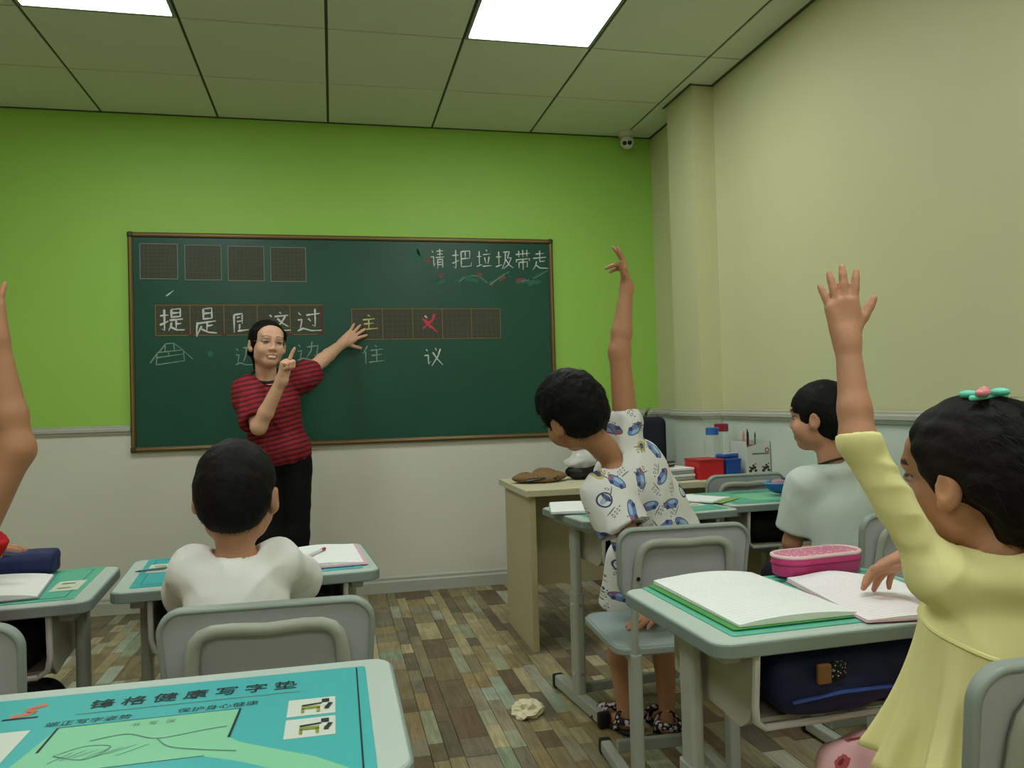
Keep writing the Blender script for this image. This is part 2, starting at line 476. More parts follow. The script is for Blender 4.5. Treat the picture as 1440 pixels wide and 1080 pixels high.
# ---- suspended ceiling: tiles, grid bars and LED panels
gx = sorted({XL, XR} | {GX0+TILE*k for k in range(-6, 6) if XL < GX0+TILE*k < XR})
gy = sorted({YB, ROOM_D} | {GY0-TILE*k for k in range(0, 14) if YB < GY0-TILE*k < ROOM_D})
PANELS = [(GX0+TILE*i, GY0-TILE*j) for i in (-2, 1) for j in (2, 6, 10)]
def is_panel(x0, y0): return any(abs(x0-a) < 0.01 and abs(y0-b_) < 0.01 for a, b_ in PANELS)
tile_me = {}
for i in range(len(gx)-1):
    for j in range(len(gy)-1):
        x0, x1, y0, y1 = gx[i], gx[i+1], gy[j], gy[j+1]
        if is_panel(x0, y0): continue
        key = (round(x1-x0, 3), round(y1-y0, 3))
        if key not in tile_me:
            o = MB().box((0, 0, 0), (x1-x0-0.013, y1-y0-0.010, 0.016)).build('ceiling_tile', M_TILE, ceiling, bevel=0.0015, bseg=1)
            tile_me[key] = o
        else:
            o = tile_me[key].copy(); COL.objects.link(o)
        o.location = ((x0+x1)/2, (y0+y1)/2, ROOM_H+0.008)
for x in gx[1:-1]:
    MB().box((x, ym, ROOM_H+0.017), (0.024, L, 0.018)).build('grid_bar', M_BAR, ceiling)
for y in gy[1:-1]:
    MB().box((xm, y, ROOM_H+0.020), (W, 0.02, 0.012)).build('grid_bar', M_BAR, ceiling)
# wall angle around the edge
MB().box((xm, ROOM_D-0.008, ROOM_H-0.001), (W, 0.016, 0.004)).box((XR-0.008, ym, ROOM_H-0.001), (0.016, L, 0.004)).box((px-0.006, 3.98, ROOM_H-0.001), (0.014, 0.36, 0.004)).box((1.93, py0-0.002, ROOM_H-0.001), (0.13, 0.014, 0.004)).build('wall_angle', M_BAR, ceiling)
M_LED = mat_emit('led_diffuser', PANEL_COLOR, PANEL_STRENGTH)
M_PFRAME = mat('panel_frame_alu', rgb(150, 156, 150), 0.4, 0.03, metal=0.3)
where = {(1, 2): 'square LED ceiling panel closest to the dome camera', (-2, 2): 'square LED ceiling panel at the top left above the board side',
         (-2, 6): 'LED ceiling panel overhead on the left', (1, 6): 'LED ceiling panel overhead on the right', (-2, 10): 'LED ceiling panel at the rear left', (1, 10): 'LED ceiling panel at the rear right'}
for i in (-2, 1):
    for j in (2, 6, 10):
        cx, cy = GX0+TILE*i+TILE/2, GY0-TILE*j+TILE/2
        o = tag(empty('ceiling_light', (cx, cy, ROOM_H)), where[(i, j)], 'ceiling light', 'LED panels in the ceiling grid')
        MB().ring(rrect(0.588, 0.594, 0.003, 1), rrect(0.560, 0.566, 0.002, 1), -0.002, 0.016).build('frame', M_PFRAME, o)
        MB().box((0, 0, 0.006), (0.558, 0.564, 0.006)).build('diffuser', M_LED, o)

# ---- dome camera in the corner
M_CAMW = mat('camera_white_plastic', rgb(214, 214, 206), 0.35, 0.02)
M_BLACK = mat('black_plastic', rgb(14, 14, 15), 0.35, 0.1)
o = tag(empty('security_camera', (1.80, 4.585, ROOM_H)), 'small white dome security camera with two dark eyes in ceiling corner', 'security camera')
MB().lathe([(0.052, 0.0), (0.052, -0.012), (0.048, -0.022), (0.036, -0.03), (0.0, -0.03)]).build('mount', M_CAMW, o, smooth=True)
Mx = Matrix.Translation((0, -0.008, -0.060)) @ Matrix.Rotation(math.radians(-22), 4, 'Z') @ Matrix.Rotation(math.radians(112), 4, 'X')
eye = MB().lathe([(0.0, -0.042), (0.022, -0.038), (0.038, -0.022), (0.043, 0.0), (0.042, 0.018), (0.036, 0.034), (0.030, 0.038), (0.0, 0.038)], M=Mx).build('camera_body', M_CAMW, o, smooth=True)
for sx in (-1, 1):
    MB().lathe([(0.0, 0.0), (0.011, 0.0), (0.013, 0.003), (0.013, -0.004)], c=(sx*0.0155, 0, 0.0395), M=Mx).build('lens', M_BLACK, eye, smooth=True)

# ---- chalkboard
board = tag(empty('chalkboard', (0.1275, ROOM_D, 0.862)), 'wide green chalkboard in bronze frame on the green wall', 'chalkboard')
BW, BH = 2.387, 1.194
MB().box((0, -0.014, BH/2), (BW-0.03, 0.02, BH-0.03)).build('writing_surface', M_BOARD, board)
fr = 0.026
for nm, c, d in (('frame_rail', (0, -0.017, BH-fr/2), (BW-2*fr, 0.034, fr)), ('frame_rail', (0, -0.019, fr/2), (BW-2*fr, 0.038, fr)),
                 ('frame_rail', (-BW/2+fr/2, -0.017, BH/2), (fr, 0.034, BH-2*fr)), ('frame_rail', (BW/2-fr/2, -0.017, BH/2), (fr, 0.034, BH-2*fr))):
    r_ = MB().box(c, d).build(nm, M_FRAME, board, bevel=0.006)
    lip = (c[0], c[1]-0.012, c[2]); dl = (d[0]*1.0 if d[0] > 0.1 else 0.010, 0.016, d[2] if d[2] > 0.1 else 0.010)
    MB().box(lip, dl).build('frame_bead', mat('frame_bead_gold', rgb(140, 112, 66), 0.35, 0.3, 5, metal=0.4, spec=0.5), r_, bevel=0.003)
for sx in (-1, 1):
    for z in (fr/2, BH-fr/2):
        MB().box((sx*(BW/2-fr/2), -0.018, z), (fr+0.006, 0.042, fr+0.006)).build('frame_corner', mat('frame_corner_dark', rgb(66, 60, 40), 0.4, 0.1), board, bevel=0.010, bseg=3)

YS = ROOM_D-0.0245           # face of the board
M_CHALK = mat('white_chalk', rgb(206, 212, 204), 0.95, 0.25, 90)
M_CHALKF = mat('faint_white_chalk', rgb(132, 160, 146), 0.95, 0.3, 90)
M_CHALKR = mat('red_chalk', rgb(206, 70, 86), 0.95, 0.2, 90)
M_CHALKP = mat('smudged_pink_chalk', rgb(124, 84, 84), 0.95, 0.3, 70)
M_CHALKG = mat('smudged_green_chalk', rgb(58, 112, 90), 0.95, 0.3, 70)
M_CHALKY = mat('yellow_chalk', rgb(206, 196, 120), 0.95, 0.2, 70)
M_SHEET = mat('dark_magnetic_sheet', rgb(64, 66, 50), 0.5, 0.2, 6)
M_SHEET2 = mat('green_magnetic_sheet', rgb(30, 66, 54), 0.5, 0.2, 6)
M_OCHRE = mat('ochre_print', rgb(142, 118, 62), 0.7, 0.2, 12)
M_PALE = mat('pale_print', rgb(140, 148, 136), 0.7, 0.2, 12)
M_DIM = mat('dim_print', rgb(84, 98, 80), 0.7, 0.2, 12)
M_REDP = mat('red_print', rgb(120, 44, 34), 0.7, 0.2, 12)

def ribbon(b, pts, w, y, x0, z1, sx, sz, rr):
    """flat chalk stroke on the board; pts in a 0..100 box, y down"""
    P = [(x0+p[0]/100*sx, z1-p[1]/100*sz+(0.10*sx*(p[0]/100-0.5) if sx < 0.9 else 0)) for p in pts]
    Q = [P[0]]
    for a, c in zip(P, P[1:]):
        n = max(1, int(math.hypot(c[0]-a[0], c[1]-a[1])/0.012))
        for i in range(1, n+1): Q.append((a[0]+(c[0]-a[0])*i/n, a[1]+(c[1]-a[1])*i/n))
    v = []; n = len(Q)
    for i, q in enumerate(Q):
        a = Q[max(i-1, 0)]; c = Q[min(i+1, n-1)]
        tx, tz = c[0]-a[0], c[1]-a[1]; l = math.hypot(tx, tz) or 1
        nx, nz = -tz/l, tx/l
        hw = w*(0.68-0.36*i/max(n-1, 1)+0.06*math.sin(i*1.7)+rr.uniform(-.06, .06))*(0.8 if i in (0, n-1) else 1)
        v += [(q[0]+nx*hw, y, q[1]+nz*hw), (q[0]-nx*hw, y, q[1]-nz*hw)]
    f = [(2*i, 2*i+1, 2*i+3, 2*i+2) for i in range(n-1)]
    b.add(v, f)
def strokes(s): return [[tuple(float(k) for k in p.split(',')) for p in st.split()] for st in s.split(';')]
HAND_ = "5,30 38,30;22,5 22,92 12,85;4,68 38,55"
TU_ = "5,35 35,35;20,10 20,78;2,82 38,75"
YAN_ = "15,10 22,20;5,40 25,40 25,85 38,72"
WALK_ = "8,15 18,26;5,45 22,45 15,82;4,90 26,82 60,95 102,98"
GLYPH = {
 'zhu': "45,5 58,16;20,32 80,32;25,58 75,58;50,32 50,92;8,92 95,92",
 'zhu4': "30,5 10,45;22,32 22,98;62,5 70,15;42,30 95,30;46,58 90,58;68,30 68,92;36,92 100,92",
 'yi4': YAN_+";62,8 68,22;88,15 75,50 42,95;48,28 68,60 100,98",
 'qing': YAN_+";45,15 92,15;50,30 88,30;40,45 98,45;68,5 68,45;52,55 52,98;52,55 86,55 86,95 78,92;54,68 84,68;54,80 84,80",
 'ba': HAND_+";48,15 90,15 90,50;68,15 68,50;48,50 90,50;48,15 48,88 95,88 97,72",
 'la': TU_+";66,5 72,16;45,28 95,28;55,42 62,72;86,40 76,74;40,84 100,84",
 'ji': TU_+";45,15 80,15 68,45 90,45 75,75 45,95;58,15 55,60 38,95;58,50 78,80 100,95",
 'dai': "5,22 95,22;25,5 25,38;50,3 50,38;75,5 75,38;10,60 8,48 92,48 88,60;25,62 25,90;25,62 76,62 76,88 68,85;50,50 50,100",
 'zou': "25,20 75,20;50,5 50,62;10,40 90,40;50,58 80,58;30,55 25,75 8,95;28,75 50,90 100,95",
 'ti': HAND_+";50,8 50,40 85,40 85,8 50,8;50,24 85,24;42,52 95,52;68,52 68,88;68,70 88,70;50,62 46,80 38,95;46,80 70,95 102,98",
 'shi': "38,2 38,40 75,40 75,2 38,2;38,20 75,20;10,55 92,52;55,52 52,85;54,68 80,66;12,50 8,75 8,104;30,66 8,100;30,78 60,92 98,98",
 'yi3': "12,10 12,100;12,10 66,8 66,60;30,26 52,24;30,46 66,44;48,60 46,90;35,94 108,92",
 'zhe': "52,5 60,15;30,25 92,25;78,28 62,55 38,80;42,35 64,60 92,80;"+WALK_,
 'guo': "40,28 96,26;76,5 76,78 64,72;48,42 58,56;"+WALK_,
 'bian': "45,30 92,28 84,78 72,74;66,5 62,50 42,82;"+WALK_,
 'mai': "45,15 100,15;62,15 58,50 45,80;60,45 90,45 86,78;"+WALK_,
 'house': "2,85 20,42 76,42 100,88;22,42 38,8 56,8 76,42;37,12 36,46;56,8 58,46;18,50 16,95 80,90 78,46;18,64 78,60;44,46 44,62"}
gr = random.Random(4)
BO = Vector((0.1275, ROOM_D, 0.862))
def char(g, x0, x1, z0, z1, w=0.007, m=None, y=YS-0.0008, lab=None):
    b = MB()
    for i, st in enumerate(strokes(GLYPH[g])): ribbon(b, st, w, y-0.00012*i, x0, z1, x1-x0, z1-z0, gr)
    b.v = [(p[0]-BO.x, p[1]-BO.y, p[2]-BO.z) for p in b.v]
    return b.build('chalk_character', m or M_CHALK, board)
# magnetic practice grids
def grid_sheet(x0, x1, z0, z1, label, cells, name='grid_sheet', cross=4, m=None, edge=None, group=None):
    cx, cz = (x0+x1)/2, (z0+z1)/2
    root = tag(empty(name, (cx, YS, z0)), label, 'practice grid', group)
    w, h = x1-x0, z1-z0
    MB().box((0, -0.0006, h/2), (w, 0.0012, h)).build('sheet', m or M_SHEET, root)
    b = MB(); lw = 0.0036; ys = -0.0016
    for z in (0.004, h-0.004): b.box((0, ys, z), (w-0.004, 0.0006, lw))
    for k in range(cells+1): b.box((-w/2+0.003+(w-0.006)*k/cells, ys, h/2), (lw, 0.0006, h-0.006))
    b.build('cell_frame', edge or M_PALE, root)
    b = MB()
    cw = w/cells
    for k in range(cells):
        for q in range(1, cross):
            b.box((-w/2+cw*(k+q/cross), ys+0.0002, h/2), (0.0016, 0.0004, h-0.02))
            b.box((-w/2+cw*(k+.5), ys+0.0002, h*q/cross), (cw-0.02, 0.0004, 0.0016))
    b.build('guide_lines', M_DIM, root)
    return root
names4 = ['first square practice grid at the left end of the row of four', 'second square practice grid from the left in the row of four', 'third square practice grid from the left in the row of four', 'fourth square practice grid at the right end of the row']
for k, (a, c, zz) in enumerate(((-1.008, -0.811, 1.898), (-0.779, -0.584, 1.894), (-0.554, -0.357, 1.891), (-0.327, -0.13, 1.888))):
    grid_sheet(a, c, zz-0.1, zz+0.1, names4[k], 1, cross=9, group='square practice grids on the board')
s1 = grid_sheet(-0.935, -0.045, 1.488, 1.662, 'long dark practice grid strip with five white characters behind the teacher', 5, 'grid_strip', 4, edge=M_OCHRE)
s2 = grid_sheet(0.113, 0.988, 1.456, 1.640, 'long dark practice grid strip under the teacher\'s hand with a red character', 5, 'grid_strip', 6, edge=M_OCHRE)
for xx in (-0.26, -0.09, 0.26, 0.43): MB().box((xx, -0.0016, 0.006), (0.03, 0.0008, 0.008)).build('corner_mark', M_REDP, s1)
MB().box((0.44, -0.0016, 0.087), (0.008, 0.0008, 0.16)).build('end_mark', M_REDP, s1)
yc = YS-0.0024
char('ti', -0.915, -0.785, 1.513, 1.645, 0.009, y=yc); char('shi', -0.731, -0.612, 1.495, 1.642, 0.009, y=yc); char('yi3', -0.535, -0.455, 1.508, 1.618, 0.008, y=yc)
char('zhe', -0.345, -0.225, 1.508, 1.625, 0.008, y=yc); char('guo', -0.19, -0.056, 1.505, 1.640, 0.008, y=yc)
char('zhu', 0.155, 0.268, 1.512, 1.606, 0.007, M_CHALKY, y=yc)
def free(name, polys, w, m, y=YS-0.0008, world=True):
    b = MB()
    for i, P in enumerate(polys):
        ribbon(b, [(p[0]*100, -p[1]*100) for p in P], w, y-0.00012*i, 0, 0, 1, 1, gr)
    b.v = [(p[0]-BO.x, p[1]-BO.y, p[2]-BO.z) for p in b.v]
    return b.build(name, m, board)
free('chalk_character', [[(0.535, 1.596), (0.548, 1.582)]], 0.009, M_CHALK, yc)
free('chalk_character', [[(0.592, 1.605), (0.580, 1.570), (0.522, 1.520)], [(0.522, 1.575), (0.556, 1.556), (0.566, 1.520)], [(0.534, 1.560), (0.575, 1.530), (0.608, 1.496)]], 0.011, M_CHALKR, yc)
char('zhu4', 0.160, 0.295, 1.322, 1.430, 0.006, M_CHALKF); char('yi4', 0.521, 0.635, 1.297, 1.414, 0.007)
char('house', -0.968, -0.743, 1.334, 1.459, 0.005, M_CHALKF); char('mai', -0.525, -0.425, 1.318, 1.438, 0.006, M_CHALKF); char('bian', -0.194, -0.065, 1.340, 1.455, 0.006, M_CHALKF)
free('chalk_tick', [[(-0.876, 1.708), (-0.855, 1.724), (-0.836, 1.740)]], 0.006, M_CHALK)
for g, a, c in (('qing', 0.574, 0.660), ('ba', 0.700, 0.823), ('la', 0.850, 0.941), ('ji', 0.965, 1.074), ('dai', 1.085, 1.185), ('zou', 1.188, 1.292)):
    char(g, a, c, 1.870, 1.994, 0.006)
# smudged flower border under the slogan
def curve(pts, n=6):
    out = []
    for i in range(len(pts)-1):
        p0, p1, p2, p3 = pts[max(i-1, 0)], pts[i], pts[i+1], pts[min(i+2, len(pts)-1)]
        for k in range(n):
            t_ = k/n
            out.append(tuple(0.5*((2*p1[d])+(-p0[d]+p2[d])*t_+(2*p0[d]-5*p1[d]+4*p2[d]-p3[d])*t_**2+(-p0[d]+3*p1[d]-3*p2[d]+p3[d])*t_**3) for d in (0, 1)))
    out.append(pts[-1]); return out
free('chalk_vine', [curve([(0.50, 2.005), (0.508, 1.96), (0.535, 1.93), (0.528, 1.86), (0.545, 1.82), (0.60, 1.80), (0.66, 1.83)]), curve([(0.72, 1.80), (0.79, 1.83), (0.86, 1.82), (0.91, 1.79), (0.96, 1.81), (1.03, 1.85), (1.06, 1.82)]),
                    curve([(1.10, 1.79), (1.16, 1.80), (1.22, 1.84), (1.28, 1.866)]), curve([(1.14, 1.80), (1.2, 1.805), (1.25, 1.80)])], 0.007, M_CHALKG)
for P_ in ([(0.505, 1.985), (0.505, 1.90)], [(0.78, 1.82), (0.86, 1.80)], [(0.61, 1.79), (0.66, 1.805)], [(1.16, 1.79), (1.24, 1.80)]): free('chalk_leaf', [P_], 0.026, M_CHALKG)
for P_ in ([(0.545, 1.915), (0.575, 1.93)], [(0.62, 1.83), (0.655, 1.84)], [(0.85, 1.835), (0.885, 1.842)], [(0.985, 1.812), (1.025, 1.825)], [(1.09, 1.80), (1.15, 1.815)], [(0.925, 1.79), (0.95, 1.782)]): free('chalk_flower', [P_], 0.024, M_CHALKP)
free('chalk_line', [curve([(0.74, 1.795), (0.80, 1.832), (0.87, 1.825), (0.92, 1.785)]), curve([(0.93, 1.78), (1.0, 1.83), (1.05, 1.86)]), curve([(1.12, 1.80), (1.20, 1.82), (1.29, 1.87)])], 0.004, M_CHALKF)
free('chalk_smudge', [[(-0.665, 1.385), (-0.64, 1.395)]], 0.03, M_CHALKG)
# ------------------------------------------------------------------ furniture
M_DTOP = mat('grey_desk_laminate', rgb(186, 200, 190), 0.4, 0.04, 7)
M_DEDGE = mat('grey_desk_edge', rgb(128, 142, 136), 0.45, 0.06, 12)
M_STEEL = mat('painted_grey_steel', rgb(168, 172, 158), 0.4, 0.07, 6, 0.04, 60, spec=0.45)
M_STEEL_D = mat('dark_grey_steel', rgb(140, 144, 134), 0.4, 0.07, 6, spec=0.45)  # darker grey steel for the cross bars and some bolts
M_PANEL = mat('moulded_grey_plastic', rgb(178, 180, 184), 0.42, 0.03, 5, 0.05, 250)
M_PRIM = mat('grey_green_rim_plastic', rgb(148, 158, 150), 0.42, 0.04, 8)
M_SEAT = mat('seat_plastic', rgb(150, 166, 162), 0.4, 0.04, 6)
M_CAP = mat('black_foot_cap', rgb(20, 20, 20), 0.5, 0.1)
M_TRAY = mat('tray_plastic', rgb(170, 168, 148), 0.45, 0.05, 6)
M_TRIMW = mat('tray_rim', rgb(206, 208, 200), 0.4, 0.03)

def make_desk(label, loc, rz, w=0.60, d=0.40):
    root = tag(empty('school_desk', loc, rz), label, 'desk', 'school desks')
    H = 0.68
    MB().plate(rrect(w, d, 0.03), H-0.020, H).build('desktop', M_DTOP, root, bevel=0.002, bseg=1)
    MB().ring(rrect(w+0.008, d+0.008, 0.034), rrect(w-0.004, d-0.004, 0.028), H-0.026, H-0.002).build('edge_band', M_DEDGE, root, bevel=0.003)
    for s in (-1, 1):
        x = s*(w/2-0.05)
        MB().plate(rrect(0.036, 0.062, 0.012, 3, x, 0.0), 0.045, 0.40).build('leg', M_STEEL, root)
        up = MB().plate(rrect(0.026, 0.050, 0.009, 3, x, 0.0), 0.38, H-0.05).build('leg_extension', M_STEEL, root)
        for z in (0.12, 0.36):
            MB().lathe([(0.0, 0.0), (0.007, 0.0), (0.007, 0.004), (0.0, 0.005)], M=Matrix.Translation((x+s*0.018, -0.004, z)) @ Matrix.Rotation(s*math.pi/2, 4, 'Y')).build('bolt', M_TRIMW, up)
            MB().lathe([(0.0, 0.0), (0.006, 0.0), (0.006, 0.003), (0.0, 0.004)], M=Matrix.Translation((x, -0.031, z)) @ Matrix.Rotation(math.pi/2, 4, 'X')).build('bolt', M_STEEL_D, up)
        MB().box((x, 0, H-0.038), (0.032, d*0.78, 0.024)).build('top_beam', M_STEEL, root, bevel=0.004)
        ft = MB().box((x, 0.0, 0.030), (0.036, d*0.98, 0.042)).build('foot_bar', M_STEEL, root, bevel=0.006)
        for q in (-1, 1):
            MB().box((x, q*(d*0.49+0.004), 0.026), (0.042, 0.030, 0.052)).build('end_cap', M_CAP, ft, bevel=0.008)
    MB().box((0, 0.02, 0.055), (w-0.10, 0.022, 0.034)).build('cross_bar', M_STEEL_D, root, bevel=0.004)
    # book tray: side cheeks, floor, back, rim
    tw, td, z0, z1 = w-0.16, d-0.10, H-0.168, H-0.026
    y0 = -d/2+0.02
    side = [(0.0, z1), (0.010, z0+0.05), (0.022, z0+0.02), (0.05, z0), (td, z0+0.02), (td, z1)]
    tray = MB()
    for s in (-1, 1):
        Mt = Matrix(((0, 0, 1, s*tw/2), (1, 0, 0, y0), (0, 1, 0, 0), (0, 0, 0, 1)))
        tray.plate(side, -0.004, 0.004, Mt)
    tray.box((0, y0+td/2+0.02, z0+0.006), (tw, td-0.06, 0.008)).box((0, y0+td, (z0+z1)/2+0.01), (tw, 0.008, z1-z0-0.02))
    tr = tray.build('book_tray', M_TRAY, root)
    rim = [(-tw/2, y0-0.001, z1), (-tw/2, y0+0.008, z0+0.05), (-tw/2+0.006, y0+0.016, z0+0.02), (-tw/2+0.03, y0+0.03, z0+0.002),
           (tw/2-0.03, y0+0.03, z0+0.002), (tw/2-0.006, y0+0.016, z0+0.02), (tw/2, y0+0.008, z0+0.05), (tw/2, y0-0.001, z1)]
    MB().tube(rim, 0.0065, 8).build('tray_rim', M_TRIMW, tr, smooth=True)
    return root

def make_chair(label, loc, rz, zb=0.0):
    root = tag(empty('school_chair', loc, rz), label, 'chair', 'grey school chairs')
    zs = 0.42
    MB().plate(rrect(0.36, 0.36, 0.045), zs-0.016, zs).build('seat', M_SEAT, root, bevel=0.003)
    MB().ring(rrect(0.372, 0.372, 0.05), rrect(0.35, 0.35, 0.042), zs-0.024, zs-0.004).build('seat_edge', M_PRIM, root, bevel=0.004)
    tilt = math.radians(9)
    Mb = Matrix.Translation((0, -0.185, 0.55+zb)) @ Matrix.Rotation(math.pi/2+tilt, 4, 'X')   # local x right, y up the back, z towards rear
    def tp(w_, h_, r_): return [(x*(1-0.55*(0.095-y)*(y < 0.095)), y+0.0) for x, y in ((a, c+0.095) for a, c in rrect(w_, h_, r_, 10))]
    bk = MB().plate(tp(0.354, 0.182, 0.035), -0.006, 0.006, Mb).build('backrest', M_PANEL, root, bevel=0.002)
    MB().ring(tp(0.372, 0.198, 0.045), tp(0.350, 0.177, 0.036), -0.010, 0.011, Mb).build('back_edge', M_PRIM, bk, bevel=0.005, bseg=3, smooth=True)
    # bent tube: columns rise to an arch behind the panel
    arch = [(-0.135, 0.0), (-0.131, 0.06), (-0.127, 0.112), (-0.122, 0.132), (-0.110, 0.146), (-0.092, 0.153), (-0.06, 0.154), (0.0, 0.150), (0.06, 0.154), (0.092, 0.153), (0.110, 0.146), (0.122, 0.132), (0.127, 0.112), (0.131, 0.06), (0.135, 0.0)]
    Mi = [tuple(Mb @ Vector((x, y, 0.014))) for x, y in arch]
    MB().tube(Mi, 0.0125, 10, flat=0.75, up=(0, 1, 0)).build('support_arch', M_STEEL, root, smooth=True)
    for s in (-1, 1):
        for yy in (0.02, 0.062):
            q = Mb @ Vector((s*0.132, yy, 0.0235))
            MB().lathe([(0.0, 0.0), (0.0055, 0.0), (0.0055, 0.0025), (0.0, 0.003)], M=Matrix.Translation(q) @ Matrix.Rotation(math.pi/2+tilt, 4, 'X')).build('screw', M_CAP, bk)
        x = s*0.135
        yb = Mi[0][1]
        MB().tube([(x, yb, Mi[0][2]+0.01), (x, yb+0.012, 0.50), (x, yb+0.02, 0.36)], 0.0125, 10, flat=0.8).build('back_post', M_STEEL, root, smooth=True)
        MB().plate(rrect(0.030, 0.046, 0.010, 3, x, yb+0.022), 0.04, 0.40).build('leg', M_STEEL, root)
        MB().box((x, -0.03, zs-0.032), (0.026, 0.30, 0.022)).build('seat_beam', M_STEEL, root, bevel=0.004)
        ft = MB().box((x, -0.03, 0.026), (0.032, 0.34, 0.036)).build('foot_bar', M_STEEL, root, bevel=0.006)
        for q in (-1, 1):
            MB().box((x, -0.03+q*0.172, 0.024), (0.037, 0.026, 0.046)).build('end_cap', M_CAP, ft, bevel=0.007)
    MB().box((0, 0.045, 0.062), (0.25, 0.022, 0.034)).build('cross_bar', M_STEEL_D, root, bevel=0.004)
    return root

R = math.radians
DESKS = {
 'front': make_desk('grey desk with a large lettered teal mat in the left foreground', (-0.222, 1.098, 0), R(0)),
 'left': make_desk('grey desk with teal mat at the left edge of the photo', (-0.838, 2.055, 0), R(4.5)),
 'mid': make_desk('grey desk in front of the boy in plain white', (-0.214, 2.165, 0), R(5)),
 'girl': make_desk('grey desk with pink pencil case and open notebooks before the girl', (0.893, 1.405, 0), R(2)),
 'print': make_desk('grey desk in front of the leaning boy in printed clothes', (1.075, 2.745, 0), R(6)),
 'far': make_desk('grey desk with blue boat-shaped pencil case by the right wall', (1.690, 2.865, 0), R(1), w=0.575)}
make_chair('grey chair of the boy in plain white, centre of the foreground', (-0.115, 1.69, 0), R(-1.5))
make_chair('grey chair with rounded corner at the lower left edge', (-0.695, 1.69, 0), R(0))
make_chair('grey chair of the leaning boy, his hand on its seat', (0.915, 2.19, 0), R(-3))
make_chair('grey chair cropped at the lower right corner behind the girl', (0.882, 0.985, 0), R(0), zb=0.03)
make_chair('empty grey chair pushed up to the pale wooden table', (1.735, 3.36, 0), R(0))
make_chair('grey chair under the boy in the pale grey shirt', (1.60, 2.17, 0), R(2))

# ---- pale wooden table along the board side
M_WOOD = mat('pale_maple_board', rgb(196, 186, 144), 0.45, 0.10, 3, stretch=(2, 2, 14))
M_WOODT = mat('pale_maple_top', rgb(206, 200, 168), 0.4, 0.06, 3, stretch=(3, 14, 2))
tt = tag(empty('wooden_table', (1.375, 3.58, 0)), 'long pale wooden table with panel legs beside the board', 'table')
MB().box((0, 0, 0.686), (1.17, 0.56, 0.028)).build('tabletop', M_WOODT, tt, bevel=0.002)
for s in (-1, 1): MB().box((s*0.545, 0.01, 0.336), (0.028, 0.50, 0.672)).build('side_panel', M_WOOD, tt, bevel=0.002)
MB().box((0, 0.10, 0.44), (1.06, 0.018, 0.46)).build('modesty_panel', M_WOOD, tt)

# ---- printed desk mats
M_TEAL = mat('teal_mat', rgb(70, 178, 178), 0.35, 0.04, 5, spec=0.45)
M_TEALG = mat('sea_green_mat', rgb(92, 184, 156), 0.35, 0.05, 5, spec=0.45)
M_TEALD = mat('deep_teal_print', rgb(36, 138, 152), 0.4, 0.05, 5)
M_MINT = mat('mint_print', rgb(132, 202, 160), 0.4, 0.05, 9)
M_PWHITE = mat('white_print', rgb(206, 214, 200), 0.45, 0.03, 9)
M_INK = mat('black_print', rgb(28, 38, 44), 0.5, 0.1)
M_INKF = mat('faint_grey_print', rgb(92, 138, 124), 0.5, 0.1)
M_OLIVE = mat('olive_print', rgb(138, 146, 52), 0.5, 0.2, 20)
M_ORANGE = mat('orange_logo_print', rgb(204, 118, 92), 0.5, 0.1)
def poly(name, pts, z, m, parent, th=0.0004):
    return MB().plate(pts, z-th, z, None).build(name, m, parent)
def line(b, P, w, z):
    for a, c in zip(P, P[1:]):
        dx, dy = c[0]-a[0], c[1]-a[1]; l = math.hypot(dx, dy) or 1; nx, ny = -dy/l*w/2, dx/l*w/2
        b.add([(a[0]+nx, a[1]+ny, z), (a[0]-nx, a[1]-ny, z), (c[0]-nx, c[1]-ny, z), (c[0]+nx, c[1]+ny, z)], [(0, 1, 2, 3)])
    return b
def text_mesh(name, body, size, m, parent, loc, rot=(0, 0, 0), spacing=1.0, bold=0.0, shear=0.0, sx=1.0):
    cu = bpy.data.curves.new(name, 'FONT'); cu.body = body; cu.size = size; cu.space_character = spacing
    cu.offset = bold; cu.shear = shear; cu.resolution_u = 3; cu.align_x = 'CENTER'; cu.align_y = 'CENTER'; cu.fill_mode = 'FRONT'
    to = bpy.data.objects.new(name, cu); COL.objects.link(to)
    dg = bpy.context.evaluated_depsgraph_get()
    me = bpy.data.meshes.new_from_object(to.evaluated_get(dg))
    bpy.data.objects.remove(to); bpy.data.curves.remove(cu)
    me.materials.clear(); me.materials.append(m)
    o = bpy.data.objects.new(name, me); COL.objects.link(o); o.parent = parent
    o.location = loc; o.rotation_euler = rot; o.scale = (sx, 1, 1)
    return o
ZT = 0.6802
def mat_root(label, loc, rz, w, d, m):
    root = tag(empty('desk_mat', (loc[0], loc[1], ZT), rz), label, 'desk mat', 'printed desk mats')
    MB().plate(rrect(w, d, 0.006, 2), 0, 0.0016).build('sheet', m, root)
    return root
# the large mat in the foreground, measured in the room then shifted to its own origin
mx, my = -0.227, 1.075
mr = mat_root('large teal writing mat with black title and mint panel in foreground', (mx, my), 0, 0.532, 0.372, M_TEAL)
def L_(*pts): return [(p[0]-mx, p[1]-my) for p in pts]
Zp = 0.0022
def mpoly(name, pts, m, z=Zp): return poly(name, L_(*pts), z, m, mr)
mpoly('mint_panel', [(-0.352, 1.131), (-0.130, 1.131), (-0.134, 1.040), (-0.118, 1.020), (-0.086, 0.996), (-0.03, 0.955), (0.008, 0.915), (0.008, 0.892), (-0.492, 0.892), (-0.40, 0.975), (-0.37, 1.02)][::-1], M_MINT)
mpoly('blue_field', [(-0.345, 0.962), (-0.276, 0.990), (-0.155, 0.990), (-0.11, 0.962), (-0.05, 0.915), (-0.03, 0.892), (-0.345, 0.892)][::-1], M_TEAL, Zp+0.0003)
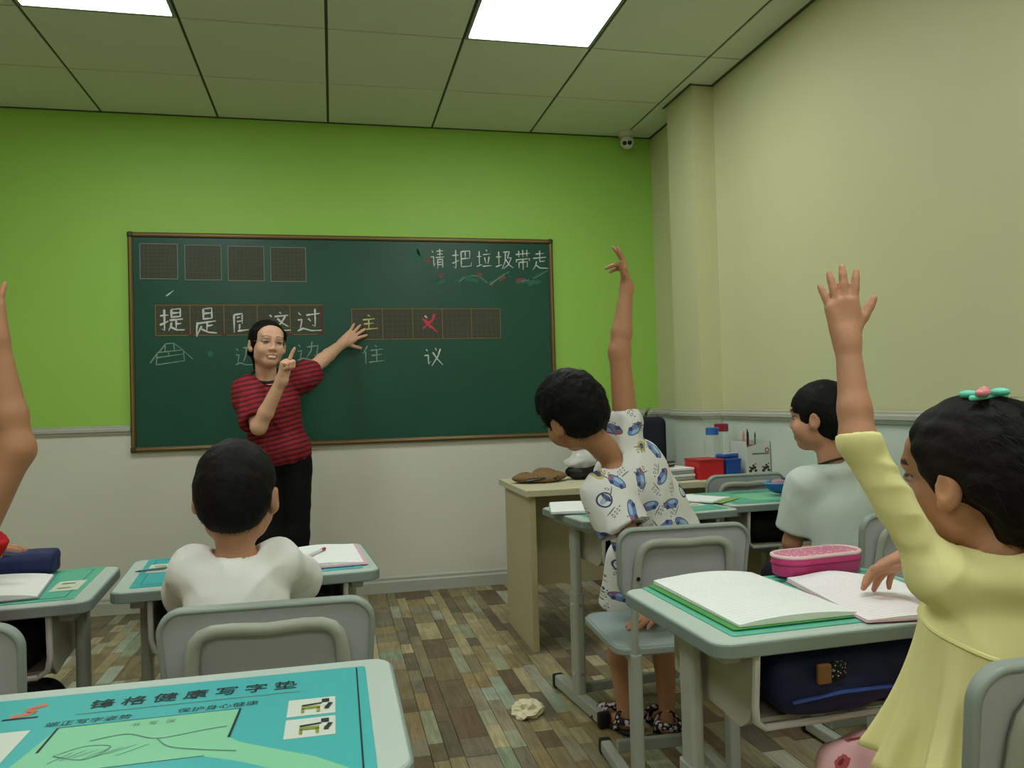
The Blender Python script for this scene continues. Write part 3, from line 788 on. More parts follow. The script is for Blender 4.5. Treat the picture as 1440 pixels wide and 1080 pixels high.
mpoly('white_panel', [(-0.385, 1.135), (-0.385, 1.04), (-0.43, 0.98), (-0.492, 0.93), (-0.492, 1.135)], M_PWHITE)
b = MB(); line(b, L_((0.026, 1.254), (0.024, 0.895)), 0.0022, Zp)
line(b, L_((-0.130, 1.131), (-0.134, 1.038)), 0.003, Zp+0.0006); line(b, L_((-0.352, 1.131), (-0.130, 1.132)), 0.0016, Zp+0.0006)
line(b, L_((-0.352, 1.131), (-0.352, 1.055)), 0.003, Zp+0.0006); line(b, L_((-0.29, 0.990), (-0.155, 0.991)), 0.0016, Zp+0.0006); b.build('border_lines', M_INK, mr)
b = MB()
line(b, L_(*curve([(-0.30, 1.075), (-0.26, 1.085), (-0.22, 1.06), (-0.17, 1.07), (-0.14, 1.075)])), 0.002, Zp+0.0006)
line(b, L_(*curve([(-0.22, 1.06), (-0.20, 1.03), (-0.16, 1.01), (-0.12, 0.995)])), 0.002, Zp+0.0006)
line(b, L_(*curve([(-0.33, 1.04), (-0.30, 1.06), (-0.27, 1.05), (-0.29, 1.02), (-0.33, 1.04)])), 0.0015, Zp+0.0006)
for k in range(7): line(b, L_((-0.33+0.012*k, 1.02+0.004*(k % 3)), (-0.31+0.014*k, 1.045+0.003*(k % 2))), 0.0012, Zp+0.0006)
b.build('line_drawing', M_INKF, mr)
text_mesh('title', '锋格健康写字垫', 0.036, M_INK, mr, (-0.198-mx, 1.205-my, Zp+0.0002), spacing=1.42, sx=0.93)
text_mesh('title', '锋格健康写字垫', 0.036, M_INK, mr, (-0.1972-mx, 1.2046-my, Zp+0.0001), spacing=1.42, sx=0.93)
text_mesh('subtitle', '端正写字姿势', 0.0175, M_INK, mr, (-0.320-mx, 1.146-my, Zp+0.0002))
text_mesh('subtitle', '保护身心健康', 0.0175, M_INK, mr, (-0.160-mx, 1.147-my, Zp+0.0002))
text_mesh('caption', '书 写 区', 0.013, M_INKF, mr, (-0.235-mx, 1.112-my, Zp+0.0006), spacing=1.4)
b = MB(); line(b, L_((-0.345, 1.176), (-0.055, 1.176)), 0.002, Zp); b.build('fine_print', M_INKF, mr)
for y0 in (1.082, 1.012):
    mpoly('picture', [(-0.068, y0), (-0.006, y0), (-0.006, y0+0.060), (-0.068, y0+0.060)], M_PWHITE)
    b = MB()
    line(b, L_((-0.050, y0+0.026), (-0.026, y0+0.026)), 0.010, Zp+0.0006); line(b, L_((-0.048, y0+0.008), (-0.048, y0+0.024)), 0.004, Zp+0.0006)
    line(b, L_((-0.028, y0+0.008), (-0.028, y0+0.024)), 0.004, Zp+0.0006); line(b, L_((-0.020, y0+0.022), (-0.014, y0+0.022)), 0.012, Zp+0.0006)
    b.build('desk_icon', M_OLIVE, mr)
    b = MB(); line(b, L_((-0.024, y0+0.046), (-0.014, y0+0.046)), 0.012, Zp+0.0009); line(b, L_((-0.018, y0+0.016), (-0.012, y0+0.036)), 0.006, Zp+0.0009); line(b, L_((-0.05, y0+0.034), (-0.024, y0+0.038)), 0.004, Zp+0.0009)
    b.build('pupil_icon', M_INK, mr)
b = MB(); line(b, L_(*curve([(-0.428, 1.19), (-0.405, 1.20), (-0.412, 1.215), (-0.395, 1.228)])), 0.012, Zp); b.build('logo_swoosh', M_ORANGE, mr)
b = MB(); line(b, L_((-0.435, 1.182), (-0.392, 1.182)), 0.005, Zp); b.build('logo_caption', M_INK, mr)
# the other mats carry the same print, seen small
def small_mat(label, loc, rz, w, d, m, pic):
    root = mat_root(label, loc, rz, w, d, m)
    poly('mint_panel', [(-w*.28, d*.18), (-w*.28, -d*.3), (w*.05, -d*.42), (w*.24, -d*.12), (w*.24, d*.18)], Zp, M_MINT, root)
    bb = MB(); line(bb, [(-w*.46, d*.44), (w*.46, d*.44), (w*.46, -d*.44), (-w*.46, -d*.44), (-w*.46, d*.44)], 0.003, Zp); bb.build('border_lines', M_TEALD, root)
    poly('picture', [(pic[0], pic[1]), (pic[0]+0.06, pic[1]), (pic[0]+0.06, pic[1]+0.11), (pic[0], pic[1]+0.11)], Zp+0.0004, M_PWHITE, root)
    for yy in (0.03, 0.08): line(MB(), [(pic[0]+0.012, pic[1]+yy), (pic[0]+0.04, pic[1]+yy)], 0.012, Zp+0.0008).build('desk_icon', M_OLIVE, root)
    text_mesh('title', '锋格健康写字垫', 0.03, M_INK, root, (0, d*.33, Zp+0.0002), spacing=1.1)
small_mat('sea-green desk mat beside the open workbook at the left edge', (-0.833, 2.066), R(4.5), 0.52, 0.36, M_TEALG, (0.19, -0.09))
small_mat('teal desk mat under the notebook before the boy in white', (-0.215, 2.175), R(5), 0.53, 0.36, M_TEAL, (-0.25, -0.02))
small_mat('teal mat under the notebooks on the girl\'s desk', (0.905, 1.42), R(2), 0.54, 0.37, M_TEALG, (0.19, -0.03))
small_mat('green mat on the desk of the leaning boy', (1.085, 2.755), R(6), 0.53, 0.36, M_TEALG, (0.18, -0.08))
small_mat('green mat under the blue boat-shaped pencil case', (1.690, 2.87), R(1), 0.50, 0.36, M_TEALG, (0.17, -0.08))
# ------------------------------------------------------------------ implicit-surface modeller for bodies, hair and cloth
def V3(*a): return np.array(a[0] if len(a) == 1 else a, np.float64)
def unit_v(v): v = np.asarray(v, float); return v/(np.linalg.norm(v)+1e-12)
def frame(fwd, up):
    """columns: right, forward, up"""
    f = unit_v(fwd); r = unit_v(np.cross(f, up)); u = np.cross(r, f)
    return np.stack([r, f, u], 1)

class SDF:
    def __init__(s): s.ops = []
    def _add(s, kind, lo, hi, fn, k, op):
        s.ops.append((kind, np.array(lo, float), np.array(hi, float), fn, k, op)); return s
    def cone(s, a, b, ra, rb, k=0.012, op='u'):
        a = V3(a); b = V3(b); ab = b-a; L2 = max(float(ab @ ab), 1e-12); m = max(ra, rb)
        def fn(X, Y, Z):
            t = np.clip(((X-a[0])*ab[0]+(Y-a[1])*ab[1]+(Z-a[2])*ab[2])/L2, 0, 1)
            return np.sqrt((X-a[0]-t*ab[0])**2+(Y-a[1]-t*ab[1])**2+(Z-a[2]-t*ab[2])**2)-(ra+(rb-ra)*t)
        return s._add('cone', np.minimum(a, b)-m, np.maximum(a, b)+m, fn, k, op)
    def cyl(s, a, b, r, k=0.004, op='s'):
        a = V3(a); b = V3(b); ab = b-a; L = float(np.linalg.norm(ab)); d = ab/L
        def fn(X, Y, Z):
            t = (X-a[0])*d[0]+(Y-a[1])*d[1]+(Z-a[2])*d[2]
            q = np.sqrt(np.maximum((X-a[0])**2+(Y-a[1])**2+(Z-a[2])**2-t*t, 0))-r
            h = np.abs(t-L/2)-L/2
            return np.minimum(np.maximum(q, h), 0)+np.sqrt(np.maximum(q, 0)**2+np.maximum(h, 0)**2)
        return s._add('cyl', np.minimum(a, b)-r, np.maximum(a, b)+r, fn, k, op)
    def ell(s, c, r, R=None, k=0.012, op='u'):
        c = V3(c); r = V3(r) if not np.isscalar(r) else V3(r, r, r)
        R = np.eye(3) if R is None else R
        ext = np.sqrt((R**2) @ (r**2))
        def fn(X, Y, Z):
            x, y, z = X-c[0], Y-c[1], Z-c[2]
            p = [(R[0, i]*x+R[1, i]*y+R[2, i]*z) for i in range(3)]
            k0 = np.sqrt((p[0]/r[0])**2+(p[1]/r[1])**2+(p[2]/r[2])**2)
            k1 = np.sqrt((p[0]/r[0]**2)**2+(p[1]/r[1]**2)**2+(p[2]/r[2]**2)**2)
            return k0*(k0-1)/np.maximum(k1, 1e-9)
        return s._add('ell', c-ext, c+ext, fn, k, op)
    def box(s, c, h, R=None, rd=0.0, k=0.006, op='u'):
        c = V3(c); h = V3(h); R = np.eye(3) if R is None else R
        ext = np.abs(R) @ h
        def fn(X, Y, Z):
            x, y, z = X-c[0], Y-c[1], Z-c[2]
            q = [np.abs(R[0, i]*x+R[1, i]*y+R[2, i]*z)-h[i]+rd for i in range(3)]
            o = np.sqrt(sum(np.maximum(a, 0)**2 for a in q))
            return o+np.minimum(np.maximum(np.maximum(q[0], q[1]), q[2]), 0)-rd
        return s._add('box', c-ext, c+ext, fn, k, op)
    def mesh(s, vox):
        us = [o for o in s.ops if o[5] == 'u']
        lo = np.min([o[1] for o in us], 0)-4*vox; hi = np.max([o[2] for o in us], 0)+4*vox
        n = np.ceil((hi-lo)/vox).astype(int)+1
        F = np.full(n, 1.0, np.float32)
        ax = [lo[i]+vox*np.arange(n[i]) for i in range(3)]
        for kind, a, b, fn, k, op in s.ops:
            mg = k+3*vox
            i0 = np.maximum(np.floor((a-mg-lo)/vox).astype(int), 0); i1 = np.minimum(np.ceil((b+mg-lo)/vox).astype(int)+1, n)
            if np.any(i1 <= i0): continue
            sl = tuple(slice(i0[i], i1[i]) for i in range(3))
            d = fn(ax[0][sl[0]][:, None, None], ax[1][sl[1]][None, :, None], ax[2][sl[2]][None, None, :])
            f = F[sl]
            if op == 'u':
                h = np.maximum(k-np.abs(f-d), 0)/max(k, 1e-9)
                F[sl] = np.minimum(f, d)-h*h*k*0.25
            else:
                d = -d; h = np.maximum(k-np.abs(f-d), 0)/max(k, 1e-9)
                F[sl] = np.maximum(f, d)+h*h*k*0.25
        return nets(F, lo, vox)

def nets(F, lo, vox):
    g = F < 0
    c = np.zeros(np.array(F.shape)-1, np.int8)
    for dx in (0, 1):
        for dy in (0, 1):
            for dz in (0, 1):
                c += g[dx:g.shape[0]-1+dx, dy:g.shape[1]-1+dy, dz:g.shape[2]-1+dz]
    act = (c > 0) & (c < 8)
    ii = np.argwhere(act)
    idx = np.full(c.shape, -1, np.int64); idx[act] = np.arange(len(ii))
    acc = np.zeros((len(ii), 3)); cnt = np.zeros(len(ii))
    cs = [(x, y, z) for x in (0, 1) for y in (0, 1) for z in (0, 1)]
    for a in cs:
        for b in cs:
            if sum(b)-sum(a) == 1 and sum(abs(p-q) for p, q in zip(a, b)) == 1:
                fa = F[ii[:, 0]+a[0], ii[:, 1]+a[1], ii[:, 2]+a[2]]; fb = F[ii[:, 0]+b[0], ii[:, 1]+b[1], ii[:, 2]+b[2]]
                m = (fa < 0) != (fb < 0)
                t = np.where(m, np.clip(fa/np.where(m, fa-fb, 1), 0, 1), 0)
                p = np.array(a)[None]+t[:, None]*(np.array(b)-np.array(a))[None]
                acc += p*m[:, None]; cnt += m
    v = lo+vox*(ii+acc/np.maximum(cnt, 1)[:, None])
    quads = []
    for axn in range(3):
        u, w = [(1, 2), (2, 0), (0, 1)][axn]
        sl0 = [slice(None)]*3; sl1 = [slice(None)]*3
        sl0[axn] = slice(0, -1); sl1[axn] = slice(1, None)
        e0 = g[tuple(sl0)]; e1 = g[tuple(sl1)]
        ch = np.argwhere(e0 != e1)
        ch = ch[(ch[:, u] > 0) & (ch[:, w] > 0) & (ch[:, u] < F.shape[u]-1) & (ch[:, w] < F.shape[w]-1)]
        s_ = e0[ch[:, 0], ch[:, 1], ch[:, 2]]
        def cell(du, dw):
            q = ch.copy(); q[:, u] += du; q[:, w] += dw
            return idx[q[:, 0], q[:, 1], q[:, 2]]
        q = np.stack([cell(-1, -1), cell(0, -1), cell(0, 0), cell(-1, 0)], 1)
        q[~s_] = q[~s_][:, ::-1]
        quads.append(q)
    q = np.concatenate(quads)
    q = q[(q >= 0).all(1)]
    # one light relaxation pass keeps the surface smooth
    for _ in range(2):
        sm = np.zeros_like(v); ct = np.zeros(len(v))
        for a, b in ((0, 1), (1, 2), (2, 3), (3, 0)):
            np.add.at(sm, q[:, a], v[q[:, b]]); np.add.at(ct, q[:, a], 1)
        v = 0.55*v+0.45*sm/np.maximum(ct, 1)[:, None]
    return v, q

def vnormals(v, q):
    n = np.cross(v[q[:, 2]]-v[q[:, 0]], v[q[:, 3]]-v[q[:, 1]])
    out = np.zeros_like(v)
    for i in range(4): np.add.at(out, q[:, i], n)
    return out/(np.linalg.norm(out, axis=1, keepdims=True)+1e-12)

def wob(v, freq, seed, n=5):
    r = np.random.RandomState(seed); s = np.zeros(len(v))
    for i in range(n):
        d = r.normal(size=3); d = d/np.linalg.norm(d)*freq*r.uniform(.6, 1.6)
        s += np.sin(v @ d+r.uniform(0, 6.28)+1.3*np.sin(v @ r.normal(size=3)*freq*.4))
    return s/n

def crease(v, freq, seed):
    return 1-2.2*np.abs(wob(v, freq, seed, 4))

def mesh_obj(name, parts, m, base, parent=None, cols=None):
    """parts: list of (verts, quads) in room coordinates joined into one smooth mesh"""
    vs_, qs, b = [], [], 0
    for v, q in parts:
        vs_.append(v); qs.append(np.asarray(q)+b); b += len(v)
    v = np.concatenate(vs_)-np.asarray(base)[None]
    me = bpy.data.meshes.new(name)
    faces = [q for q in qs if len(q)]
    me.vertices.add(len(v)); me.vertices.foreach_set('co', v.astype(np.float32).ravel())
    li = np.concatenate([f.ravel() for f in faces]); cnts = np.concatenate([np.full(len(f), f.shape[1]) for f in faces])
    me.loops.add(len(li)); me.loops.foreach_set('vertex_index', li.astype(np.int32))
    me.polygons.add(len(cnts)); st = np.concatenate([[0], np.cumsum(cnts)[:-1]])
    me.polygons.foreach_set('loop_start', st.astype(np.int32)); me.polygons.foreach_set('loop_total', cnts.astype(np.int32))
    me.polygons.foreach_set('use_smooth', np.ones(len(cnts), bool))
    me.update(calc_edges=True); me.validate()
    if cols is not None: setcol(me, np.concatenate(cols))
    me.materials.append(m)
    o = bpy.data.objects.new(name, me); COL.objects.link(o)
    if parent is not None: o.parent = parent
    else: o.location = tuple(base)
    return o

# ------------------------------------------------------------------ anatomy
def hand_prims(S, w, d, n, side, Ln, wr=None, curl=(10, 10, 10, 10), spread=7, thumb=(35, 15), k=0.35, rs=1.0, bends=None):
    """w wrist, d finger direction, n palm normal, side 'L'/'R', Ln hand length"""
    d = unit_v(d); n = V3(n); n = unit_v(n-d*(n @ d))
    t = np.cross(d, n) if side == 'R' else np.cross(n, d)
    w = V3(w)
    P = lambda a, b, c=0.0: w+Ln*(a*d+b*t+c*n)
    kk = Ln*0.07
    wr = wr or Ln*0.125
    S.cone(P(-0.04, 0), P(0.10, 0), wr, max(Ln*0.105*rs, wr*0.88), kk*1.5)
    offs = (0.155, 0.052, -0.052, -0.15); kn = (0.50, 0.53, 0.51, 0.46)
    lens = (0.42, 0.47, 0.43, 0.34); rad = (0.056, 0.058, 0.054, 0.048)
    for i in range(4):
        S.cone(P(0.05, offs[i]*0.55), P(kn[i], offs[i]), Ln*0.075*rs, Ln*0.066*rs, kk*1.2)
    S.cone(P(0.16, 0.10, 0.03), P(0.38, 0.17, 0.02), Ln*0.085*rs, Ln*0.05*rs, kk)   # thumb pad
    S.cone(P(0.16, -0.10, 0.02), P(0.40, -0.12, 0.01), Ln*0.07*rs, Ln*0.05*rs, kk)
    for i in range(4):
        a = math.radians((1.5-i)*spread)
        dd = d*math.cos(a)+t*math.sin(a)
        p = P(kn[i], offs[i]); c = 0.0
        bl = bends[i] if bends else (curl[i], curl[i]*1.1, curl[i]*0.8)
        r = Ln*rad[i]*rs
        for j, fr_ in enumerate((0.46, 0.30, 0.24)):
            c += math.radians(bl[j])
            e = dd*math.cos(c)+n*math.sin(c)
            q = p+e*lens[i]*Ln*fr_
            r2 = r*(0.93, 0.9, 0.82)[j]
            S.cone(p, q, r, r2, Ln*0.018)
            p, r = q, r2
    a, b2 = math.radians(thumb[0]), math.radians(thumb[1])
    e = unit_v(d*math.cos(a)+t*math.sin(a)+n*0.25)
    p = P(0.14, 0.11, 0.02); q = p+e*Ln*0.22
    S.cone(p, q, Ln*0.075*rs, Ln*0.062*rs, kk*0.8)
    e2 = unit_v(d*math.cos(a-b2)+t*math.sin(a-b2)+n*0.2)
    q2 = q+e2*Ln*0.17; S.cone(q, q2, Ln*0.060*rs, Ln*0.056*rs, Ln*0.02)
    q3 = q2+unit_v(e2-n*0.1)*Ln*0.13; S.cone(q2, q3, Ln*0.056*rs, Ln*0.044*rs, Ln*0.02)

def head_prims(S, c, R, s, kidface=True, mouth_open=0.0):
    c = V3(c)
    P = lambda x, y, z: c+R @ (V3(x, y, z)*s)
    E = lambda p, r, k=0.012, op='u': S.ell(P(*p), V3(*r)*s, R, k*s, op)
    E((0, -0.014, 0.028), (0.072, 0.090, 0.080))
    E((0, 0.022, -0.032), (0.055, 0.062, 0.072), 0.03)
    E((0, 0.056, -0.086), (0.024, 0.022, 0.018), 0.03)
    for x in (-1, 1):
        E((x*0.036, 0.050, -0.030), (0.026, 0.026, 0.026), 0.02)
        E((x*(0.042 if kidface else 0.038), 0.012, -0.060), (0.018, 0.028, 0.022), 0.03)
    E((0, 0.058, 0.045), (0.05, 0.022, 0.03), 0.03)
    S.cone(P(-0.032, 0.074, 0.024), P(0.032, 0.074, 0.024), 0.011*s, 0.011*s, 0.016*s)
    for x in (-1, 1):
        E((x*0.030, 0.094, 0.004), (0.019, 0.014, 0.011), 0.012, 's')
        S.ell(P(x*0.030, 0.0745, 0.004), V3(0.0165, 0.0085, 0.0085)*s, R, 0.003*s)     # lids over the eyeball
    ny = 0.0925 if kidface else 0.096
    S.cone(P(0, 0.079, 0.008), P(0, ny, -0.026), 0.0070*s, (0.0105 if kidface else 0.0090)*s, 0.014*s)
    for x in (-1, 1): E((x*0.0110, ny-0.008, -0.029), (0.0075, 0.009, 0.007), 0.010)
    if kidface:
        for x in (-1, 1): E((x*0.040, 0.046, -0.040), (0.026, 0.026, 0.026), 0.02)
    S.cone(P(-0.018, 0.079, -0.0565), P(0.018, 0.079, -0.0565), 0.0065*s, 0.0065*s, 0.006*s)
    S.cone(P(-0.014, 0.079, -0.0665), P(0.014, 0.079, -0.0665), 0.0070*s, 0.0070*s, 0.006*s)
    if mouth_open: E((0, 0.092, -0.0610), (0.024, 0.018, 0.0058*mouth_open), 0.003, 's')
    for x in (-1, 1):
        Re = R @ np.array(Matrix.Rotation(math.radians(-x*22), 3, 'Z'))
        S.ell(P(x*0.0795, -0.010, -0.010), V3(0.0085, 0.0175, 0.027)*s, Re, 0.006*s)
        S.ell(P(x*0.0735, 0.000, -0.030), V3(0.007, 0.011, 0.012)*s, Re, 0.008*s)
        S.ell(P(x*0.0905, -0.005, -0.006), V3(0.0085, 0.0105, 0.018)*s, Re, 0.004*s, 's')
    return P

def head_cols(v, c, R, s, skin, lips, brow, eyeh=0.0068, lipw=0.021, browk=0.9):
    l = ((v-V3(c)) @ R)/s
    col = np.tile(np.array(skin[:3]), (len(v), 1))
    def blend(m, cc):
        col[:] = col*(1-m[:, None])+np.array(cc[:3])[None]*m[:, None]
    front = l[:, 1] > 0.05
    q = ((l[:, 0]/lipw)**2+((l[:, 2]+0.0625-5.5*l[:, 0]**2)/0.0120)**2)
    blend(np.clip((1.15-q)*4, 0, 1)*(l[:, 1] > 0.066), lips)
    for x in (-1, 1):
        xa = l[:, 0]*x
        arc = 0.0245+0.006*np.cos((xa-0.03)/0.022*1.3)
        m = (np.abs(l[:, 2]-arc) < (0.0036 if browk > 0.7 else 0.0026)) & (xa > 0.011) & (xa < 0.050) & front
        blend(m*browk, brow)
        e = ((xa-0.030)/0.0165)**2+((l[:, 2]-0.004)/eyeh)**2
        blend(np.clip((1-e)*3, 0, 1)*front*0.92, (0.5, 0.48, 0.45) if browk > 0.7 else (0.07, 0.05, 0.045))
        lid = (np.abs(e-1.05) < 0.32) & (l[:, 2] > 0.004) & front
        blend(lid*0.85, (0.03, 0.02, 0.02))
        ir = ((xa-0.030)/0.0072)**2+((l[:, 2]-0.0035)/0.0072)**2
        blend(((ir < 1) & front & (e < 1.0))*0.97, (0.015, 0.01, 0.008))
    return col

def hair_short(c, R, s, vox=0.004, seed=1, grow=0.0, nape=-0.058, fringe=0.036, ear=True, rough=0.004, front=0.045, earc=-0.024):
    S = SDF(); c = V3(c)
    P = lambda x, y, z: c+R @ (V3(x, y, z)*s)
    S.ell(P(0, -0.015, 0.030), V3(0.080+grow, 0.102+grow, 0.089+grow)*s, R)
    S.ell(P(0, -0.048, -0.010), V3(0.068+grow, 0.060+grow, 0.072)*s, R, 0.03)
    S.box(P(0, front+0.105, -0.150+fringe), V3(0.3, 0.105, 0.150)*s, R, 0, 0.014*s, 's')
    tilt = R @ np.array(Matrix.Rotation(math.radians(18), 3, 'X'))
    S.box(P(0, 0.0, nape-0.10), V3(0.3, 0.3, 0.10)*s, tilt, 0, 0.012*s, 's')
    if ear:
        for x in (-1, 1): S.ell(P(x*0.090, 0.000, earc), V3(0.034, 0.036, 0.048)*s, R, 0.008*s, 's')
    v, q = S.mesh(vox)
    nn = vnormals(v, q)
    v = v+nn*(wob(v, 260, seed)*rough*0.6+wob(v, 110, seed+1)*rough)[:, None]
    return v, q

def strands(v, q, n, length, flow, seed, width=0.0016, lift=0.25, mask=None):
    """fine locks laid on a hair surface"""
    r = np.random.RandomState(seed); nn = vnormals(v, q)
    ok = np.arange(len(v)) if mask is None else np.where(mask(v))[0]
    pick = r.choice(ok, n)
    vs_, fs = [], []
    for k in pick:
        p = v[k]-nn[k]*0.002; f = flow(v[k]); f = f-nn[k]*(f @ nn[k])
        f = unit_v(f)+r.normal(size=3)*0.28; f = unit_v(f-nn[k]*(f @ nn[k])); side = unit_v(np.cross(f, nn[k])); L = length*r.uniform(.5, 1.3); b = len(vs_)
        for j in range(4):
            t_ = j/3
            pt = p+f*L*t_+nn[k]*(lift*L*t_*(1-0.55*t_)*r.uniform(.5, 1.2))
            w_ = width*(1-0.85*t_)
            vs_ += [pt+side*w_, pt-side*w_]
        fs += [(b+2*j, b+2*j+1, b+2*j+3, b+2*j+2) for j in range(3)]
    return np.array(vs_), np.array(fs)

def torso(S, J, z, g=0.0, k=0.03):
    pel, ch, nk = V3(J['pelvis']), V3(J['chest']), V3(J['neck'])
    shc = (V3(J['shR'])+V3(J['shL']))/2
    up = unit_v(nk-pel); rt = V3(J['shR'])-V3(J['shL'])
    Rt = frame(np.cross(up, rt), up)
    hr = V3(J['hipR'])-V3(J['hipL']) if 'hipR' in J else rt
    up2 = unit_v(ch-pel); Rp = frame(np.cross(up2, hr), up2)
    S.ell(pel, V3(z['hw']+g, z['hd']+g, z['hh']+g), Rp, k)
    S.ell(pel*.5+ch*.5, V3(z['ww']+g, z['wd']+g, np.linalg.norm(ch-pel)*.55), Rp, k*1.5)
    S.ell(ch, V3(z['cw']+g, z['cd']+g, z['ch']+g), Rt, k*1.5)
    for a in ('shR', 'shL'):
        S.cone(nk*.55+ch*.45, V3(J[a]), z['neck']*0.9+g, z['ua']*0.92+g, k)
    return Rt

def limb_body(J, z, vox=0.006, sleeves=None):
    S = SDF()
    torso(S, J, z)
    S.cone(J['neck'], J['headbase'], z['neck'], z['neck']*0.95, 0.02)
    for s_ in 'LR':
        S.cone(J['sh'+s_], J['el'+s_], z['ua'], z['ua']*0.82, 0.02)
        m = V3(J['el'+s_])*.7+V3(J['wr'+s_])*.3
        S.cone(J['el'+s_], m, z['ua']*0.81, z['ua']*0.82, 0.02)
        S.cone(m, m*.3+V3(J['wr'+s_])*.7, z['ua']*0.82, z['ua']*0.82*.3+z['wr']*.7, 0.012)
        S.cone(J['hip'+s_], J['kn'+s_], z['th'], z['th']*0.66, 0.03)
        kn, an = V3(J['kn'+s_]), V3(J['an'+s_])
        md = kn*.7+an*.3
        S.cone(kn, md, z['th']*0.64, z['th']*0.66, 0.015); S.cone(md, an, z['th']*0.66, z['th']*0.42, 0.015)
        fd = unit_v(J.get('ft'+s_, (0, 1, 0)))
        heel = an+V3(0, 0, -an[2]+z['th']*0.42); S.cone(an, heel-fd*0.012, z['th']*0.42, z['th']*0.40, 0.015)
        S.cone(heel, heel+fd*z['foot'], z['th']*0.42, z['th']*0.30, 0.015)
    return S.mesh(vox)

def cloth_top(J, z, g, sleeve, hem, vox=0.005, fold=0.004, seed=3, collar=1.28, flare=0.0, bag=0.010, k=0.03, neck_tilt=(0, 0, 0), cuffcut=True, sg=None, droop=0.0, bagS=None, sfold=1.0, swr=0.0, yoke=None):
    """sleeve: dict side -> fraction of the upper arm covered (above 1 runs on to the forearm)"""
    S = SDF(); Rt = torso(S, J, z, g, k)
    pel, nk = V3(J['pelvis']), V3(J['neck']); up = unit_v(nk-pel)
    hp = V3(hem)
    if flare:
        S.cone(pel*.6+V3(J['chest'])*.4, hp, z['ww']*0.9, z['ww']+flare, 0.05)
    else:
        S.ell(pel*.85+V3(J['chest'])*.15, V3(z['hw']+g+0.008, z['hd']+g+0.008, np.linalg.norm(hp-pel)+0.05), frame(Rt[:, 1], up), 0.04)
    if yoke: S.ell(yoke[0], yoke[1], Rt, 0.03)
    ends = {}
    for s_, fr_ in sleeve.items():
        a, b, w = V3(J['sh'+s_]), V3(J['el'+s_]), V3(J['wr'+s_])
        sgv = g if sg is None else sg; bg_ = bagS.get(s_, bag) if bagS else bag
        r0, r1 = z['ua']+sgv+bg_*0.6, z['ua']*0.86+sgv+bg_
        if fr_ <= 1:
            e = a+(b-a)*fr_; S.cone(a, e+(b-a)*0.12, r0, r1, 0.025); d = unit_v(b-a)
        else:
            S.cone(a, b, r0, r1, 0.025); e = b+(w-b)*(fr_-1); S.cone(b, e+(w-b)*0.12, r1, z['ua']*0.8+sgv+bag*.8, 0.02); d = unit_v(w-b)
        if droop: S.cone(a, e+V3(0, 0, -droop), r0, r1*0.9, 0.03)
        ends[s_] = (e, d)
    S.cyl(hp, hp-up*0.45, 0.34, 0.004) if hem is not None else None
    for s_, (e, d) in ends.items():
        if cuffcut:
            S.cyl(e, e+d*0.12, z['ua']*1.3+g+bag*1.5, 0.003)
            S.cyl(e-d*0.018, e+d*0.03, z['ua']*0.80+((g if sg is None else sg)+bag)*.55-0.002, 0.002)
    nd = unit_v(V3(J['headbase'])-nk)
    S.cyl(nk+nd*0.012+V3(neck_tilt), nk+nd*0.16+V3(neck_tilt), z['neck']*collar*1.15, 0.008)
    S.cyl(nk-nd*0.05+V3(neck_tilt)*.6, nk+nd*0.10, z['neck']*collar, 0.006)
    v, q = S.mesh(vox)
    n = vnormals(v, q)
    dsp = wob(v*np.array([1, 1, 0.5]), 38, seed)*fold*0.8+crease(v*np.array([1.0, 1.0, 0.75]), 34, seed+2)*fold*0.75+crease(v, 75, seed+1)*fold*0.25
    if sfold != 1.0:
        for s_ in sleeve:
            a, b = V3(J['sh'+s_]), V3(J['el'+s_]); t = ((v-a) @ (b-a))/((b-a) @ (b-a)); dd = np.linalg.norm(v-a-np.clip(t, 0, 1.3)[:, None]*(b-a), axis=1)
            wg = np.clip((t-0.05)*4, 0, 1)*np.clip((z['ua']*2.6-dd)/(z['ua']*0.6), 0, 1)
            dsp = dsp*(1-wg)+wg*(dsp*sfold+swr*np.clip((1.02-t)*4, 0, 1)*crease(v+(np.sin(t*9)[:, None])*np.array([0.02, 0.01, 0.0]), 95, seed+7))
    v = v+n*dsp[:, None]
    return v, q

def cloth_legs(J, z, g, frac, vox=0.006, fold=0.003, seed=5, top=None, wide=0.0):
    S = SDF()
    pel = V3(J['pelvis'])
    up = unit_v(V3(J['chest'])-pel); Rp = frame(np.cross(up, V3(J['hipR'])-V3(J['hipL'])), up)
    S.ell(pel, V3(z['hw']+g, z['hd']+g, z['hh']+g), Rp, 0.03)
    for s_ in 'LR':
        h, kn, an = V3(J['hip'+s_]), V3(J['kn'+s_]), V3(J['an'+s_])
        if frac <= 1:
            e = h+(kn-h)*frac; S.cone(h, e+(kn-h)*.1, z['th']+g, z['th']*0.8+g+wide, 0.03); d = unit_v(kn-h)
        else:
            e = kn+(an-kn)*(frac-1); d = unit_v(an-kn)
            S.cone(h, kn, z['th']+g, z['th']*0.7+g+wide*.5, 0.03); S.cone(kn, e+d*0.03, z['th']*0.7+g+wide*.5, z['th']*0.5+g+wide, 0.02)
        S.cyl(e, e+d*0.15, z['th']+g+wide+0.02, 0.003)
    v, q = S.mesh(vox)
    v = v+vnormals(v, q)*(wob(v, 50, seed)*fold)[:, None]
    return v, q

